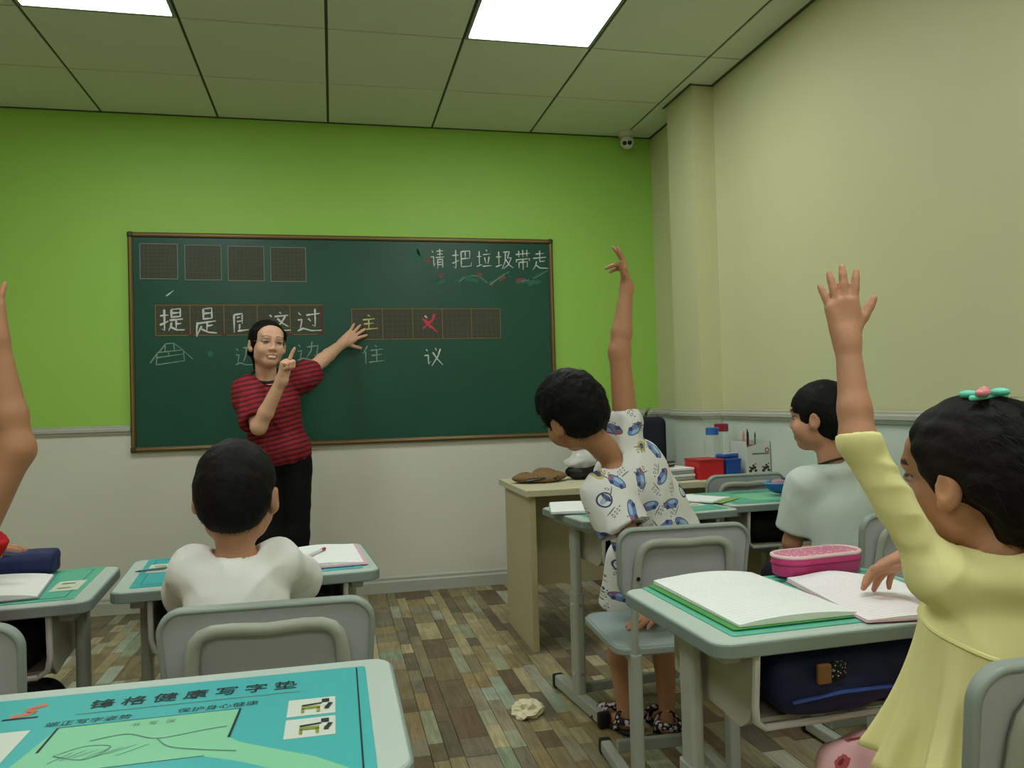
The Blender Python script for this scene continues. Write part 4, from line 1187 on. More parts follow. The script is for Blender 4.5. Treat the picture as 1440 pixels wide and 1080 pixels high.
def shoe(J, z, s_, m, parent, base, name='shoe'):
    S = SDF(); an = V3(J['an'+s_]); fd = unit_v(J.get('ft'+s_, (0, 1, 0))); fl = z['foot']
    heel = V3(an[0], an[1], 0.028)-fd*0.012
    S.cone(heel, heel+fd*(fl*0.55), 0.030, 0.036, 0.02); S.cone(heel+fd*(fl*0.55), heel+fd*(fl+0.02), 0.036, 0.027, 0.02)
    S.cone(heel+V3(0, 0, 0.02), V3(an[0], an[1], 0.065), 0.030, 0.032, 0.02)
    S.box(heel+fd*0.08-V3(0, 0, 0.078), (0.2, 0.3, 0.050), None, 0, 0.003, 's')
    return mesh_obj(name, [S.mesh(0.005)], m, base, parent)

def skin_person(label, J, z, skin, base, headc, headR, hs, hands, brow=(0.03, 0.02, 0.02), lips=None, mouth_open=0.0, group=None, mat_=None, body_vox=0.006, adult=False, eyeh=0.0068, lipw=0.021, browk=0.9):
    J['headbase'] = tuple(V3(headc)+headR @ V3(0, -0.018, -0.075)*hs)
    parts, cols = [], []
    v, q = limb_body(J, z, body_vox); parts.append((v, q)); cols.append(np.tile(np.array(skin[:3]), (len(v), 1)))
    S = SDF(); head_prims(S, headc, headR, hs, kidface=not adult, mouth_open=mouth_open)
    S.cone(V3(J['neck'])*.6+V3(J['headbase'])*.4, J['headbase'], z['neck']*0.99, z['neck']*0.96, 0.02)
    v, q = S.mesh(0.0026 if hs > 0 else 0.003); parts.append((v, q))
    cols.append(head_cols(v, headc, headR, hs, skin, lips or tuple(np.array(skin[:3])*np.array([0.85, 0.5, 0.5])), brow, eyeh, lipw, browk))
    for (s_, kw) in hands.items():
        S = SDF(); m_ = V3(J['el'+s_])*.7+V3(J['wr'+s_])*.3; t0 = 0.4; w_ = V3(J['wr'+s_])
        S.cone(m_*(1-t0)+w_*t0, w_, (z['ua']*0.82*(1-t0)+z['wr']*t0)*0.93, z['wr'], 0.01)
        hand_prims(S, side=s_, wr=z['wr'], **kw)
        v, q = S.mesh(0.0024); parts.append((v, q)); c_ = np.tile(np.array(skin[:3]), (len(v), 1))
        cols.append(c_)
    o = mesh_obj('person', parts, mat_ or MATS['skin'], base, None, cols)
    tag(o, label, 'person', group)
    return o
# ------------------------------------------------------------------ people
mat_vcol('skin', 0.48, 0.08, 160, 0.3)
HAIR = mat_hair('black_hair', (0.0055, 0.005, 0.0048))
HAIR2 = mat_hair('soft_black_hair', (0.0075, 0.006, 0.0055))
SK_KID = rgb(194, 142, 112); SK_TAN = rgb(180, 130, 96); SK_TCH = rgb(220, 172, 142)
KID = dict(hw=0.100, hd=0.080, hh=0.075, ww=0.092, wd=0.070, cw=0.104, cd=0.074, ch=0.095, neck=0.040, ua=0.034, wr=0.022, th=0.058, foot=0.13)
def kid(**kw): d = dict(KID); d.update(kw); return d
down = V3(0, 0, -1)

# ---- teacher
J = dict(pelvis=(-0.270, 4.14, 0.85), chest=(-0.298, 4.10, 1.09), neck=(-0.318, 4.09, 1.235), shR=(-0.405, 4.03, 1.168), shL=(-0.170, 4.15, 1.215),
         elL=(-0.050, 4.36, 1.330), wrL=(0.060, 4.555, 1.432), elR=(-0.338, 3.86, 0.995), wrR=(-0.226, 3.80, 1.212),
         hipR=(-0.345, 4.14, 0.80), hipL=(-0.195, 4.15, 0.80), knR=(-0.335, 4.10, 0.45), knL=(-0.20, 4.12, 0.45), anR=(-0.335, 4.14, 0.08), anL=(-0.20, 4.16, 0.08), ftL=(0.2, -1, 0), ftR=(-0.1, -1, 0))
zt = dict(hw=0.140, hd=0.105, hh=0.10, ww=0.115, wd=0.095, cw=0.130, cd=0.100, ch=0.12, neck=0.050, ua=0.043, wr=0.026, th=0.078, foot=0.17)
HC = (-0.306, 4.045, 1.392); HR = frame((0.40, -1, 0.0), (0.08, 0, 1)); HS = 1.05
base = (-0.27, 4.14, 0.0)
tch = skin_person('teacher in red striped T-shirt and glasses pointing up beside the chalkboard', J, zt, SK_TCH, base, HC, HR, HS,
    dict(L=dict(w=J['wrL'], d=(0.72, 0.42, 0.60), n=(-0.2, 1, 0), Ln=0.175, curl=(3, 3, 3, 3), spread=12, thumb=(52, 5)),
         R=dict(w=J['wrR'], d=(0.22, -0.15, 0.95), n=(0.85, -0.5, -0.1), Ln=0.165, spread=3, thumb=(-2, 20), bends=[(6, 5, 3), (82, 85, 55), (85, 88, 55), (85, 88, 55)])),
    mouth_open=1.0, lips=rgb(186, 108, 96), body_vox=0.006, adult=True, eyeh=0.0052, lipw=0.0275, browk=0.68)
M_STRIPE = mat_stripes('red_striped_jersey', rgb(146, 44, 52), rgb(88, 34, 42), 0.024, 0.42)
M_BLKCLOTH = mat('black_trouser_cloth', rgb(20, 19, 21), 0.85, 0.15, 20, spec=0.15)
M_COLLAR = mat('dark_collar_rib', rgb(34, 44, 40), 0.85, 0.1, 30)
top = cloth_top(J, zt, 0.014, dict(L=0.50, R=0.85), (-0.268, 4.14, 0.815), fold=0.007, seed=11, bag=0.016, droop=0.025, collar=1.3, neck_tilt=(0.01, -0.03, 0))
sh = mesh_obj('t_shirt', [top], M_STRIPE, base, tch)
S = SDF()
nk = V3(J['neck']); nd = unit_v(V3(J['headbase'])-nk); cN = nk+nd*0.012+V3(0.006, -0.016, -0.004)
Rn = frame((0.3, -1, -0.35), nd)
ringp = [tuple(cN+Rn @ V3(0.073*math.cos(a), 0.072*math.sin(a), -0.014*math.sin(a))) for a in np.linspace(0, 2*math.pi, 28, endpoint=False)]
cb = MB().tube(ringp, 0.008, 8, closed=True); cb.v = [tuple(V3(p)-V3(base)) for p in cb.v]
cb.build('collar', M_COLLAR, sh, smooth=True)
mesh_obj('trousers', [cloth_legs(J, zt, 0.010, 1.93, seed=12, wide=0.012)], M_BLKCLOTH, base, tch)
for s_ in 'LR': shoe(J, zt, s_, M_BLACK, tch, base)
# hair drawn back: cap plus knot behind
S = SDF(); P = lambda x, y, z: V3(HC)+HR @ (V3(x, y, z)*HS)
S.ell(P(0, -0.018, 0.032), V3(0.081, 0.098, 0.086)*HS, HR); S.ell(P(0, -0.06, -0.02), V3(0.066, 0.05, 0.07)*HS, HR, 0.03)
S.cone(P(0.01, -0.080, -0.04), P(0.02, -0.082, -0.105), 0.030*HS, 0.016*HS, 0.03)
for x in (-1, 1): S.cone(P(x*0.066, 0.02, 0.05), P(x*0.070, -0.03, -0.045), 0.016*HS, 0.014*HS, 0.02)
S.box(P(0, 0.150, -0.104), V3(0.3, 0.105, 0.150)*HS, HR, 0, 0.02*HS, 's')
S.ell(P(0, 0.07, 0.010), V3(0.057, 0.06, 0.064)*HS, HR, 0.012, 's')
for x in (-1, 1): S.ell(P(x*0.094, 0.002, -0.020), V3(0.024, 0.026, 0.036)*HS, HR, 0.008, 's')
v, q = S.mesh(0.004); v = v+vnormals(v, q)*(wob(v, 200, 3)*0.0015)[:, None]
st = strands(v, q, 500, 0.03, lambda p: V3(0.05, 0.6, -0.45), 5, 0.0012, 0.04)
mesh_obj('hair', [(v, q), st], HAIR, base, tch)
tm = MB(); PP = lambda x, y, z: tuple(P(x, y, z)-V3(base))
tm.add([PP(-0.022+0.044*i/6, 0.0850-0.0006*(i-3)**2, zz+0.00025*(i-3)**2) for zz in (-0.0650, -0.0565) for i in range(7)], [(i, i+1, 8+i, 7+i) for i in range(6)])
tm.build('teeth', mat('teeth', rgb(226, 220, 206), 0.3, 0.02), tch, smooth=True)
M_GLASSF = mat('thin_gold_wire', rgb(186, 156, 128), 0.3, 0.05, metal=0.6)
gl = empty('glasses'); gl.parent = tch
for x in (-1, 1):
    lo = [PP(x*0.0300+a, 0.0975-0.05*abs(a)*(a*x > 0), 0.001+c) for a, c in rrect(0.042, 0.032, 0.012, 4)]
    MB().tube(lo, 0.0008, 6, closed=True).build('rim', M_GLASSF, gl, smooth=True)
    MB().add(lo, [tuple(range(len(lo)))]).build('lens', mat_clear('spectacle_lens', (0.9, 0.93, 0.92, 1), 0.04) if 'spectacle_lens' not in MATS else MATS['spectacle_lens'], gl)
    MB().tube([PP(x*0.051, 0.0960, 0.008), PP(x*0.066, 0.080, 0.009), PP(x*0.0745, 0.0, 0.006)], 0.0008, 6).build('temple', M_GLASSF, gl, smooth=True)
MB().tube([PP(-0.009, 0.0975, 0.004), PP(0, 0.1000, 0.007), PP(0.009, 0.0975, 0.004)], 0.0012, 6).build('bridge', M_GLASSF, gl, smooth=True)

# ---- boy in plain white, seen from behind
J = dict(pelvis=(-0.185, 1.70, 0.505), chest=(-0.200, 1.71, 0.685), neck=(-0.200, 1.715, 0.795), shL=(-0.282, 1.725, 0.758), shR=(-0.124, 1.74, 0.758),
         elL=(-0.316, 1.86, 0.690), elR=(-0.092, 1.88, 0.694), wrL=(-0.270, 2.03, 0.722), wrR=(-0.145, 2.05, 0.722),
         hipL=(-0.25, 1.70, 0.485), hipR=(-0.12, 1.70, 0.485), knL=(-0.27, 2.03, 0.43), knR=(-0.11, 2.03, 0.43), anL=(-0.27, 2.04, 0.07), anR=(-0.11, 2.04, 0.07))
zk = kid(ua=0.029, cw=0.088, ww=0.082, hw=0.092, cd=0.070, neck=0.038, wr=0.020)
HC = (-0.199, 1.735, 0.905); HR = frame((0.05, 1, -0.10), (0.03, 0, 1)); HS = 0.985
base = (-0.185, 1.70, 0.42)
wb = skin_person('boy with cropped black hair in plain white shirt, seen from behind', J, zk, SK_KID, base, HC, HR, HS,
    dict(L=dict(w=J['wrL'], d=(0.55, 0.8, -0.05), n=(0, 0, -1), Ln=0.13), R=dict(w=J['wrR'], d=(-0.4, 0.9, -0.05), n=(0, 0, -1), Ln=0.13)))
M_WCOT = mat('white_cotton', rgb(232, 232, 226), 0.85, 0.03, 9, spec=0.15)
mesh_obj('shirt', [cloth_top(J, zk, 0.014, dict(L=1.15, R=1.15), (-0.185, 1.70, 0.455), fold=0.0055, seed=21, bag=0.010, collar=1.2)], M_WCOT, base, wb)
M_NAVYC = mat('dark_navy_cloth', rgb(30, 32, 44), 0.85, 0.15, 20)
mesh_obj('trousers', [cloth_legs(J, zk, 0.010, 1.85, seed=22)], M_NAVYC, base, wb)
for s_ in 'LR': shoe(J, zk, s_, M_BLACK, wb, base)
v, q = hair_short(HC, HR, HS, seed=31, nape=-0.062, rough=0.0022)
st = strands(v, q, 1500, 0.016, lambda p, c=V3(HC): unit_v(p-c-V3(0, -0.02, 0.06))*0.6+V3(0, 0.1, -0.6), 8, 0.0011, 0.35)
mesh_obj('hair', [(v, q), st], HAIR2, base, wb)

# ---- boy in printed clothes leaning left with the right arm up
J = dict(pelvis=(0.998, 2.37, 0.61), chest=(0.893, 2.31, 0.830), neck=(0.800, 2.275, 0.925), shR=(0.872, 2.30, 1.008), shL=(0.782, 2.235, 0.805),
         elR=(0.858, 2.30, 1.225), wrR=(0.889, 2.30, 1.425), elL=(0.838, 2.15, 0.640), wrL=(0.945, 2.195, 0.464),
         hipL=(0.915, 2.42, 0.57), hipR=(1.025, 2.40, 0.57), knL=(0.892, 2.49, 0.31), knR=(1.035, 2.44, 0.31), anL=(0.905, 2.475, 0.062), anR=(1.020, 2.405, 0.062), ftL=(-0.35, 1, 0), ftR=(0.1, 1, 0))
zp = kid(ua=0.0385, cw=0.118, ww=0.116, hw=0.122, hd=0.09, wd=0.085, cd=0.085, ch=0.105, th=0.056, wr=0.0195)
HC = (0.690, 2.265, 1.045); HR = frame((-0.35, 0.93, -0.25), (-0.52, 0.10, 0.85)); HS = 1.06
base = (0.965, 2.42, 0.0)
pb = skin_person('boy in car-print shirt leaning left with one arm straight up', J, zp, SK_TAN, base, HC, HR, HS,
    dict(R=dict(w=J['wrR'], d=(-0.10, 0.1, 1), n=(-1, 0.25, 0.0), Ln=0.130, spread=7, thumb=(55, 20), bends=[(8, 8, 5), (14, 12, 8), (72, 25, 12), (78, 25, 12)]),
         L=dict(w=J['wrL'], d=(-0.86, -0.30, -0.20), n=(0.15, 0.05, -1), rs=1.1, Ln=0.145, curl=(6, 4, 4, 6), spread=10, thumb=(40, 8))))
M_PRINT = mat_print_shirt()
mesh_obj('shirt', [cloth_top(J, zp, 0.015, dict(L=0.62), (1.030, 2.385, 0.545), fold=0.0075, seed=41, bag=0.030, bagS=dict(R=0.006), collar=1.5, neck_tilt=(-0.055, -0.02, -0.032))], M_PRINT, base, pb)
mesh_obj('shorts', [cloth_legs(J, zp, 0.016, 0.62, seed=42, wide=0.018)], M_PRINT, base, pb)
v, q = hair_short(HC, HR, HS, seed=43, nape=-0.066, grow=0.006, rough=0.004)
st = strands(v, q, 1500, 0.024, lambda p, c=V3(HC): unit_v(p-c-V3(0.03, -0.05, 0.08))*0.7+V3(-0.2, 0.2, -0.3), 9, 0.0013, 0.22)
mesh_obj('hair', [(v, q), st], HAIR, base, pb)
M_SANDAL = mat_blotch('patterned_sandal', rgb(44, 40, 46), rgb(206, 188, 190), 70, 0.60)
M_SOLE = mat('dark_sole', rgb(40, 36, 36), 0.7, 0.1)
for s_ in 'LR':
    an = V3(J['an'+s_]); fd = unit_v(J['ft'+s_]); sd = V3(fd[1], -fd[0], 0); hl = V3(an[0], an[1], 0.0)-fd*0.02
    S = SDF()
    for u, w_ in ((0.0, 0.028), (0.06, 0.030), (0.12, 0.036), (0.165, 0.030)): S.ell(hl+fd*u+V3(0, 0, 0.010), (w_+0.006, w_+0.006, 0.010), None, 0.02)
    sole = mesh_obj('sandal', [S.mesh(0.004)], M_SOLE, base, pb)
    for (u, zz, w_, r_) in ((0.125, 0.042, 0.036, 0.015), (0.085, 0.054, 0.034, 0.013), (0.010, 0.070, 0.034, 0.014)):
        arc = [tuple(hl+fd*(u-0.018*math.cos(a))+sd*(w_*1.06*math.cos(a))+V3(0, 0, 0.012+zz*math.sin(a))-V3(base)) for a in np.linspace(0, math.pi, 12)]
        MB().tube(arc, r_, 8, flat=0.45).build('strap', M_SANDAL, sole, smooth=True)
    arc = [tuple(hl+fd*(0.01-0.040*math.sin(a))+sd*(0.034*math.cos(a))+V3(0, 0, 0.045)-V3(base)) for a in np.linspace(0, math.pi, 12)]
    MB().tube(arc, 0.012, 8).build('strap', M_SANDAL, sole, smooth=True)

# ---- boy in pale grey shirt by the right wall, face in profile
J = dict(pelvis=(1.600, 2.26, 0.505), chest=(1.575, 2.27, 0.690), neck=(1.560, 2.28, 0.850), shL=(1.475, 2.30, 0.785), shR=(1.675, 2.25, 0.775),
         elL=(1.455, 2.35, 0.60), elR=(1.74, 2.36, 0.61), wrL=(1.52, 2.48, 0.530), wrR=(1.67, 2.50, 0.530),
         hipL=(1.54, 2.24, 0.485), hipR=(1.66, 2.24, 0.485), knL=(1.52, 2.56, 0.44), knR=(1.68, 2.56, 0.44), anL=(1.53, 2.55, 0.07), anR=(1.68, 2.55, 0.07))
zg = kid(cw=0.112, ww=0.104)
HC = (1.536, 2.295, 1.004); HR = frame((-0.60, 0.80, -0.04), (0, 0, 1)); HS = 0.98
base = (1.60, 2.24, 0.42)
gb = skin_person('boy in pale grey shirt seen in profile beside the right wall', J, zg, SK_KID, base, HC, HR, HS,
    dict(L=dict(w=J['wrL'], d=(0.5, 0.8, 0), n=(0, 0, -1), Ln=0.13), R=dict(w=J['wrR'], d=(-0.3, 0.9, 0), n=(0, 0, -1), Ln=0.13)))
M_GREYC = mat('pale_grey_cotton', rgb(198, 208, 198), 0.85, 0.04, 9, spec=0.15)
gs = mesh_obj('shirt', [cloth_top(J, zg, 0.014, dict(L=0.78, R=0.78), (1.600, 2.255, 0.44), fold=0.0045, seed=51, bag=0.018, collar=1.0, yoke=((1.564, 2.274, 0.832), (0.080, 0.062, 0.036)))], M_GREYC, base, gb)
nk = V3(J['neck']); nd = unit_v(V3(J['headbase'])-nk)
Rn = frame((0, 1, -0.3), nd)
cb = MB().tube([tuple(nk+nd*0.009+Rn @ V3(0.0455*math.cos(a), 0.0455*math.sin(a), 0.0)-V3(base)) for a in np.linspace(0, 2*math.pi, 24, endpoint=False)], 0.0038, 8, closed=True)
cb.build('collar', M_COLLAR, gs, smooth=True)
mesh_obj('trousers', [cloth_legs(J, zg, 0.010, 1.85, seed=52)], M_NAVYC, base, gb)
for s_ in 'LR': shoe(J, zg, s_, M_BLACK, gb, base)
v, q = hair_short(HC, HR, HS, seed=53, nape=-0.072, fringe=0.014, rough=0.002, front=0.050, earc=-0.036, grow=0.004)
st = strands(v, q, 1200, 0.022, lambda p, c=V3(HC): unit_v(p-c-V3(0, 0, 0.09))*0.6+V3(0, 0, -0.5), 10, 0.0012, 0.15)
mesh_obj('hair', [(v, q), st], HAIR, base, gb)

# ---- girl in yellow with the left arm raised
J = dict(pelvis=(0.905, 0.95, 0.50), chest=(0.893, 0.945, 0.715), neck=(0.882, 0.925, 0.862), shL=(0.794, 0.935, 0.832), shR=(0.985, 0.905, 0.822),
         elL=(0.703, 0.965, 1.018), wrL=(0.711, 0.992, 1.157), elR=(1.040, 1.07, 0.70), wrR=(1.050, 1.280, 0.785),
         hipL=(0.865, 0.96, 0.49), hipR=(0.975, 0.96, 0.49), knL=(0.875, 1.22, 0.42), knR=(0.985, 1.23, 0.42), anL=(0.87, 1.22, 0.07), anR=(0.98, 1.22, 0.07))
zg2 = kid(ua=0.0262, cw=0.102, ww=0.104, wd=0.084, cd=0.084, wr=0.0165, neck=0.036)
HC = (0.876, 0.955, 0.958); HR = frame((-0.34, 1, -0.06), (0, -0.03, 1)); HS = 0.97
base = (0.905, 0.95, 0.42)
gi = skin_person('girl in pale yellow tunic raising her open left hand', J, zg2, SK_KID, base, HC, HR, HS,
    dict(L=dict(w=J['wrL'], d=(-0.06, 0.10, 1.0), n=(0.42, 0.9, 0), rs=1.12, Ln=0.107, curl=(3, 4, 4, 4), spread=9, thumb=(46, 10)),
         R=dict(w=J['wrR'], d=(-0.42, 0.62, -0.48), n=(-0.45, 0.05, -1), rs=1.1, Ln=0.126, curl=(16, 12, 14, 20), spread=9, thumb=(40, 10))))
M_YEL = mat('pale_yellow_jersey', rgb(240, 233, 166), 0.85, 0.03, 9, spec=0.12)
bod = cloth_top(J, zg2, 0.012, dict(L=1.06, R=1.4), (0.895, 0.945, 0.68), vox=0.0035, fold=0.0042, seed=61, bag=0.0015, sg=0.001, sfold=0.4, swr=0.0016, collar=1.12, neck_tilt=(0.0, 0.0, 0.004), yoke=((0.886, 0.912, 0.835), (0.085, 0.066, 0.038)))
_d = bod[0][:, :2]-np.array([0.895, 0.945]); _r = np.hypot(_d[:, 0], _d[:, 1])+1e-9
_sz = 0.750+0.030*_d[:, 1]/_r-0.010*_d[:, 0]/_r
_k = np.clip((_sz-bod[0][:, 2])/0.012, 0, 1)*(_r < 0.14)*0.13
bod[0][:, :2] -= _d*_k[:, None]
gy_ = mesh_obj('tunic_top', [bod], M_YEL, base, gi)
# the waist seam follows the bodice; below it the bodice tucks in under the skirt
_bv = bod[0]; _c = np.array([0.895, 0.945])
def waist_r(a):
    zz = 0.750+0.030*math.sin(a)-0.010*math.cos(a)
    d = _bv[:, :2]-_c; r = np.hypot(d[:, 0], d[:, 1]); da = np.abs((np.arctan2(d[:, 1], d[:, 0])-a+math.pi) % (2*math.pi)-math.pi)
    k = (np.abs(_bv[:, 2]-zz) < 0.010) & (da < 0.10) & (r < 0.135) & (r > 0.05)
    return float(np.percentile(r[k], 80)) if k.sum() > 3 else 0.105
WR = np.array([waist_r(2*math.pi*k/240-math.pi) for k in range(240)])
for _ in range(6): WR = (np.roll(WR, 1)+WR+np.roll(WR, -1))/3
WR = np.roll(WR, -120)+0.001
# pleated skirt of the tunic
v = []; q = []; na, nz = 240, 22
cxy = np.array([0.895, 0.945])
for i in range(nz):
    t_ = i/(nz-1); zz = 0.752-0.160*t_
    rx, ry = 0.110+0.042*t_, 0.093+0.048*t_
    for k in range(na):
        a = 2*math.pi*k/na
        pl = 1+(0.002+0.092*t_)*math.sin(15*a+1.3*math.sin(3*a))+0.035*t_*math.sin(5*a+1)+0.02*math.sin(37*a)*(0.15+0.85*t_)
        tilt_ = 0.055*t_*math.cos(a-math.pi)
        e_ = WR[k]*(1-t_)+t_/math.sqrt((math.cos(a)/rx)**2+(math.sin(a)/ry)**2)
        v.append((cxy[0]+e_*pl*math.cos(a)-0.012*t_, cxy[1]+e_*pl*math.sin(a)+0.012*t_, zz-tilt_*0.35+0.012*math.cos(a)*t_+0.030*math.sin(a)*(1-t_)-0.010*math.cos(a)*(1-t_)))
for i in range(nz-1):
    for k in range(na):
        l = (k+1) % na; q.append((i*na+k, (i+1)*na+k, (i+1)*na+l, i*na+l))
ts = mesh_obj('tunic_skirt', [(np.array(v), np.array(q))], M_YEL, base, gi)
sm = ts.modifiers.new('cloth', 'SOLIDIFY'); sm.thickness = 0.003
seamp = [(cxy[0]+WR[k]*math.cos(2*math.pi*k/240)-base[0], cxy[1]+WR[k]*math.sin(2*math.pi*k/240)-base[1], 0.750-base[2]+0.030*math.sin(2*math.pi*k/240)-0.010*math.cos(2*math.pi*k/240)) for k in range(0, 240, 4)]
MB().tube(seamp, 0.0035, 6, closed=True).build('waist_seam', M_YEL, ts, smooth=True)
M_ROSE = mat_blotch('pink_rose_print', rgb(226, 176, 176), rgb(178, 84, 84), 15, 0.40, spot2=rgb(120, 50, 56))
S = SDF()
S.ell((0.910, 0.965, 0.50), (0.130, 0.110, 0.075), None, 0.03)
S.cone((0.860, 0.98, 0.50), (0.860, 1.20, 0.42), 0.070, 0.070, 0.05); S.cone((0.965, 0.98, 0.50), (0.995, 1.20, 0.42), 0.070, 0.070, 0.05); S.cone((0.915, 1.02, 0.51), (0.93, 1.20, 0.44), 0.055, 0.060, 0.05)
for x_ in (0.85, 0.90, 0.95, 1.0): S.cone((x_, 1.21, 0.43), (x_-0.012, 1.23, 0.27), 0.050, 0.055, 0.04)
v, q = S.mesh(0.006); v = v+vnormals(v, q)*(wob(v*np.array([1.6, 1, .5]), 60, 65)*0.007)[:, None]
mesh_obj('skirt', [(v, q)], M_ROSE, base, gi)
for s_ in 'LR': shoe(J, zg2, s_, M_BLACK, gi, base)
# hair: fuller, drawn to a low knot, with loose wisps and a clip
S = SDF(); P = lambda x, y, z: V3(HC)+HR @ (V3(x, y, z)*HS)
S.ell(P(0, -0.014, 0.030), V3(0.086, 0.106, 0.092)*HS, HR); S.ell(P(0, -0.050, -0.014), V3(0.080, 0.066, 0.080)*HS, HR, 0.03)
S.ell(P(0.045, -0.100, -0.035), V3(0.045, 0.045, 0.05)*HS, HR, 0.03)
S.box(P(0, 0.116, -0.060), V3(0.3, 0.100, 0.150)*HS, HR @ np.array(Matrix.Rotation(math.radians(-27), 3, 'X')), 0, 0.02*HS, 's')
S.box(P(0, 0.02, -0.185), V3(0.3, 0.3, 0.10)*HS, HR @ np.array(Matrix.Rotation(math.radians(14), 3, 'X')), 0, 0.02*HS, 's')
for x in (-1, 1):
    S.ell(P(x*0.096, -0.004, -0.034), V3(0.034, 0.034, 0.046)*HS, HR, 0.008, 's'); S.ell(P(x*0.085, -0.022, -0.078), V3(0.055, 0.050, 0.055)*HS, HR, 0.012, 's')
S.cone(P(0.025, -0.092, -0.04), P(0.035, -0.100, -0.105), 0.042*HS, 0.028*HS, 0.03)
v, q = S.mesh(0.0036); v = v+vnormals(v, q)*(wob(v*np.array([1, .5, 1]), 170, 66)*0.003)[:, None]
fl = lambda p: V3(0.15, -1.0, -0.35)
lc = lambda p: ((p-V3(HC)) @ HR)/HS
st = strands(v, q, 1300, 0.045, fl, 11, 0.0009, 0.03, mask=lambda p: lc(p)[:, 1] < -0.015)
st2 = strands(v, q, 60, 0.035, lambda p: V3(0.2, -0.8, 0.1), 12, 0.0004, 0.25, mask=lambda p: lc(p)[:, 2] > 0.06)
mesh_obj('hair', [(v, q), st], HAIR2, base, gi)
M_CLIPT = mat('mint_hair_clip', rgb(112, 222, 196), 0.35, 0.05); M_CLIPP = mat('pink_hair_clip', rgb(226, 140, 150), 0.35, 0.05)
cp = P(-0.020, -0.040, 0.119)
clip = empty('hair_clip'); clip.parent = gi
for k in range(4):
    a = k*1.57+0.4; e = cp+0.019*(HR @ V3(math.cos(a), math.sin(a), 0.12))
    S = SDF(); S.ell(e, (0.013, 0.009, 0.006), np.array(Matrix.Rotation(a, 3, 'Z')), 0.005)
    mesh_obj('petal', [S.mesh(0.002)], M_CLIPP if k == 2 else M_CLIPT, base, clip)
S = SDF(); S.ell(cp+V3(0, 0, 0.004), 0.008, None); mesh_obj('bead', [S.mesh(0.002)], M_CLIPP, base, clip)
S = SDF(); S.cone(cp-V3(0.03, 0.01, 0.004), cp+V3(0.035, 0.0, -0.002), 0.004, 0.004); mesh_obj('bar', [S.mesh(0.002)], M_CLIPT, base, clip)

# ---- child at the left edge: only the raised arm reaches into the photo
J = dict(pelvis=(-0.755, 1.67, 0.505), chest=(-0.765, 1.67, 0.715), neck=(-0.770, 1.675, 0.840), shR=(-0.668, 1.68, 0.850), shL=(-0.868, 1.67, 0.79),
         elR=(-0.588, 1.685, 1.018), wrR=(-0.625, 1.69, 1.235), elL=(-0.905, 1.85, 0.735), wrL=(-0.838, 2.06, 0.775),
         hipL=(-0.80, 1.68, 0.485), hipR=(-0.67, 1.68, 0.485), knL=(-0.81, 2.01, 0.43), knR=(-0.66, 2.01, 0.43), anL=(-0.81, 2.01, 0.07), anR=(-0.66, 2.01, 0.07))
zr = kid(ua=0.0365)
HC = (-0.785, 1.70, 0.950); HR = frame((0.15, 1, 0), (0, 0, 1)); HS = 1.0
base = (-0.735, 1.68, 0.42)
rk = skin_person('child in red shirt at the left edge raising a bent arm', J, zr, SK_TAN, base, HC, HR, HS,
    dict(R=dict(w=J['wrR'], d=(-0.15, 0.05, 1), n=(0.1, 1, 0), Ln=0.13), L=dict(w=J['wrL'], d=(0.95, 0.25, 0.05), n=(0.0, 0, -1), Ln=0.13, curl=(8, 8, 8, 8), spread=4, thumb=(25, 5))))
M_RED = mat('red_cotton', rgb(190, 34, 36), 0.85, 0.05, 9, spec=0.12)
mesh_obj('shirt', [cloth_top(J, zr, 0.014, dict(L=0.8, R=0.12), (-0.735, 1.68, 0.45), fold=0.004, seed=71, bag=0.014)], M_RED, base, rk)
mesh_obj('trousers', [cloth_legs(J, zr, 0.010, 1.85, seed=72)], M_BLKCLOTH, base, rk)
for s_ in 'LR': shoe(J, zr, s_, M_BLACK, rk, base)
v, q = hair_short(HC, HR, HS, seed=73)
mesh_obj('hair', [(v, q), strands(v, q, 500, 0.02, lambda p: V3(0, 0, -1), 13, 0.0012, 0.2)], HAIR, base, rk)
# ------------------------------------------------------------------ small things
M_PAGE = mat_lines('ruled_page', rgb(238, 241, 238), rgb(150, 152, 160), 0.0125, 1, 0.10, fac=0.28)
M_PAGEP = mat_lines('pink_ruled_page', rgb(240, 236, 238), rgb(190, 130, 152), 0.0125, 1, 0.12, fac=0.28)
M_PAPER = mat('plain_paper', rgb(228, 230, 224), 0.85, 0.02, 9)
M_GCOVER = mat('green_book_cover', rgb(70, 150, 70), 0.4, 0.08, 12)
M_LGCOVER = mat('lime_book_cover', rgb(140, 186, 80), 0.4, 0.08, 12)
M_PCOVER = mat('pink_book_cover', rgb(226, 176, 196), 0.5, 0.06, 12)
M_GRYCOVER = mat('grey_book_cover', rgb(150, 156, 160), 0.5, 0.06, 12)
ZD = ZT+0.0022+0.0012

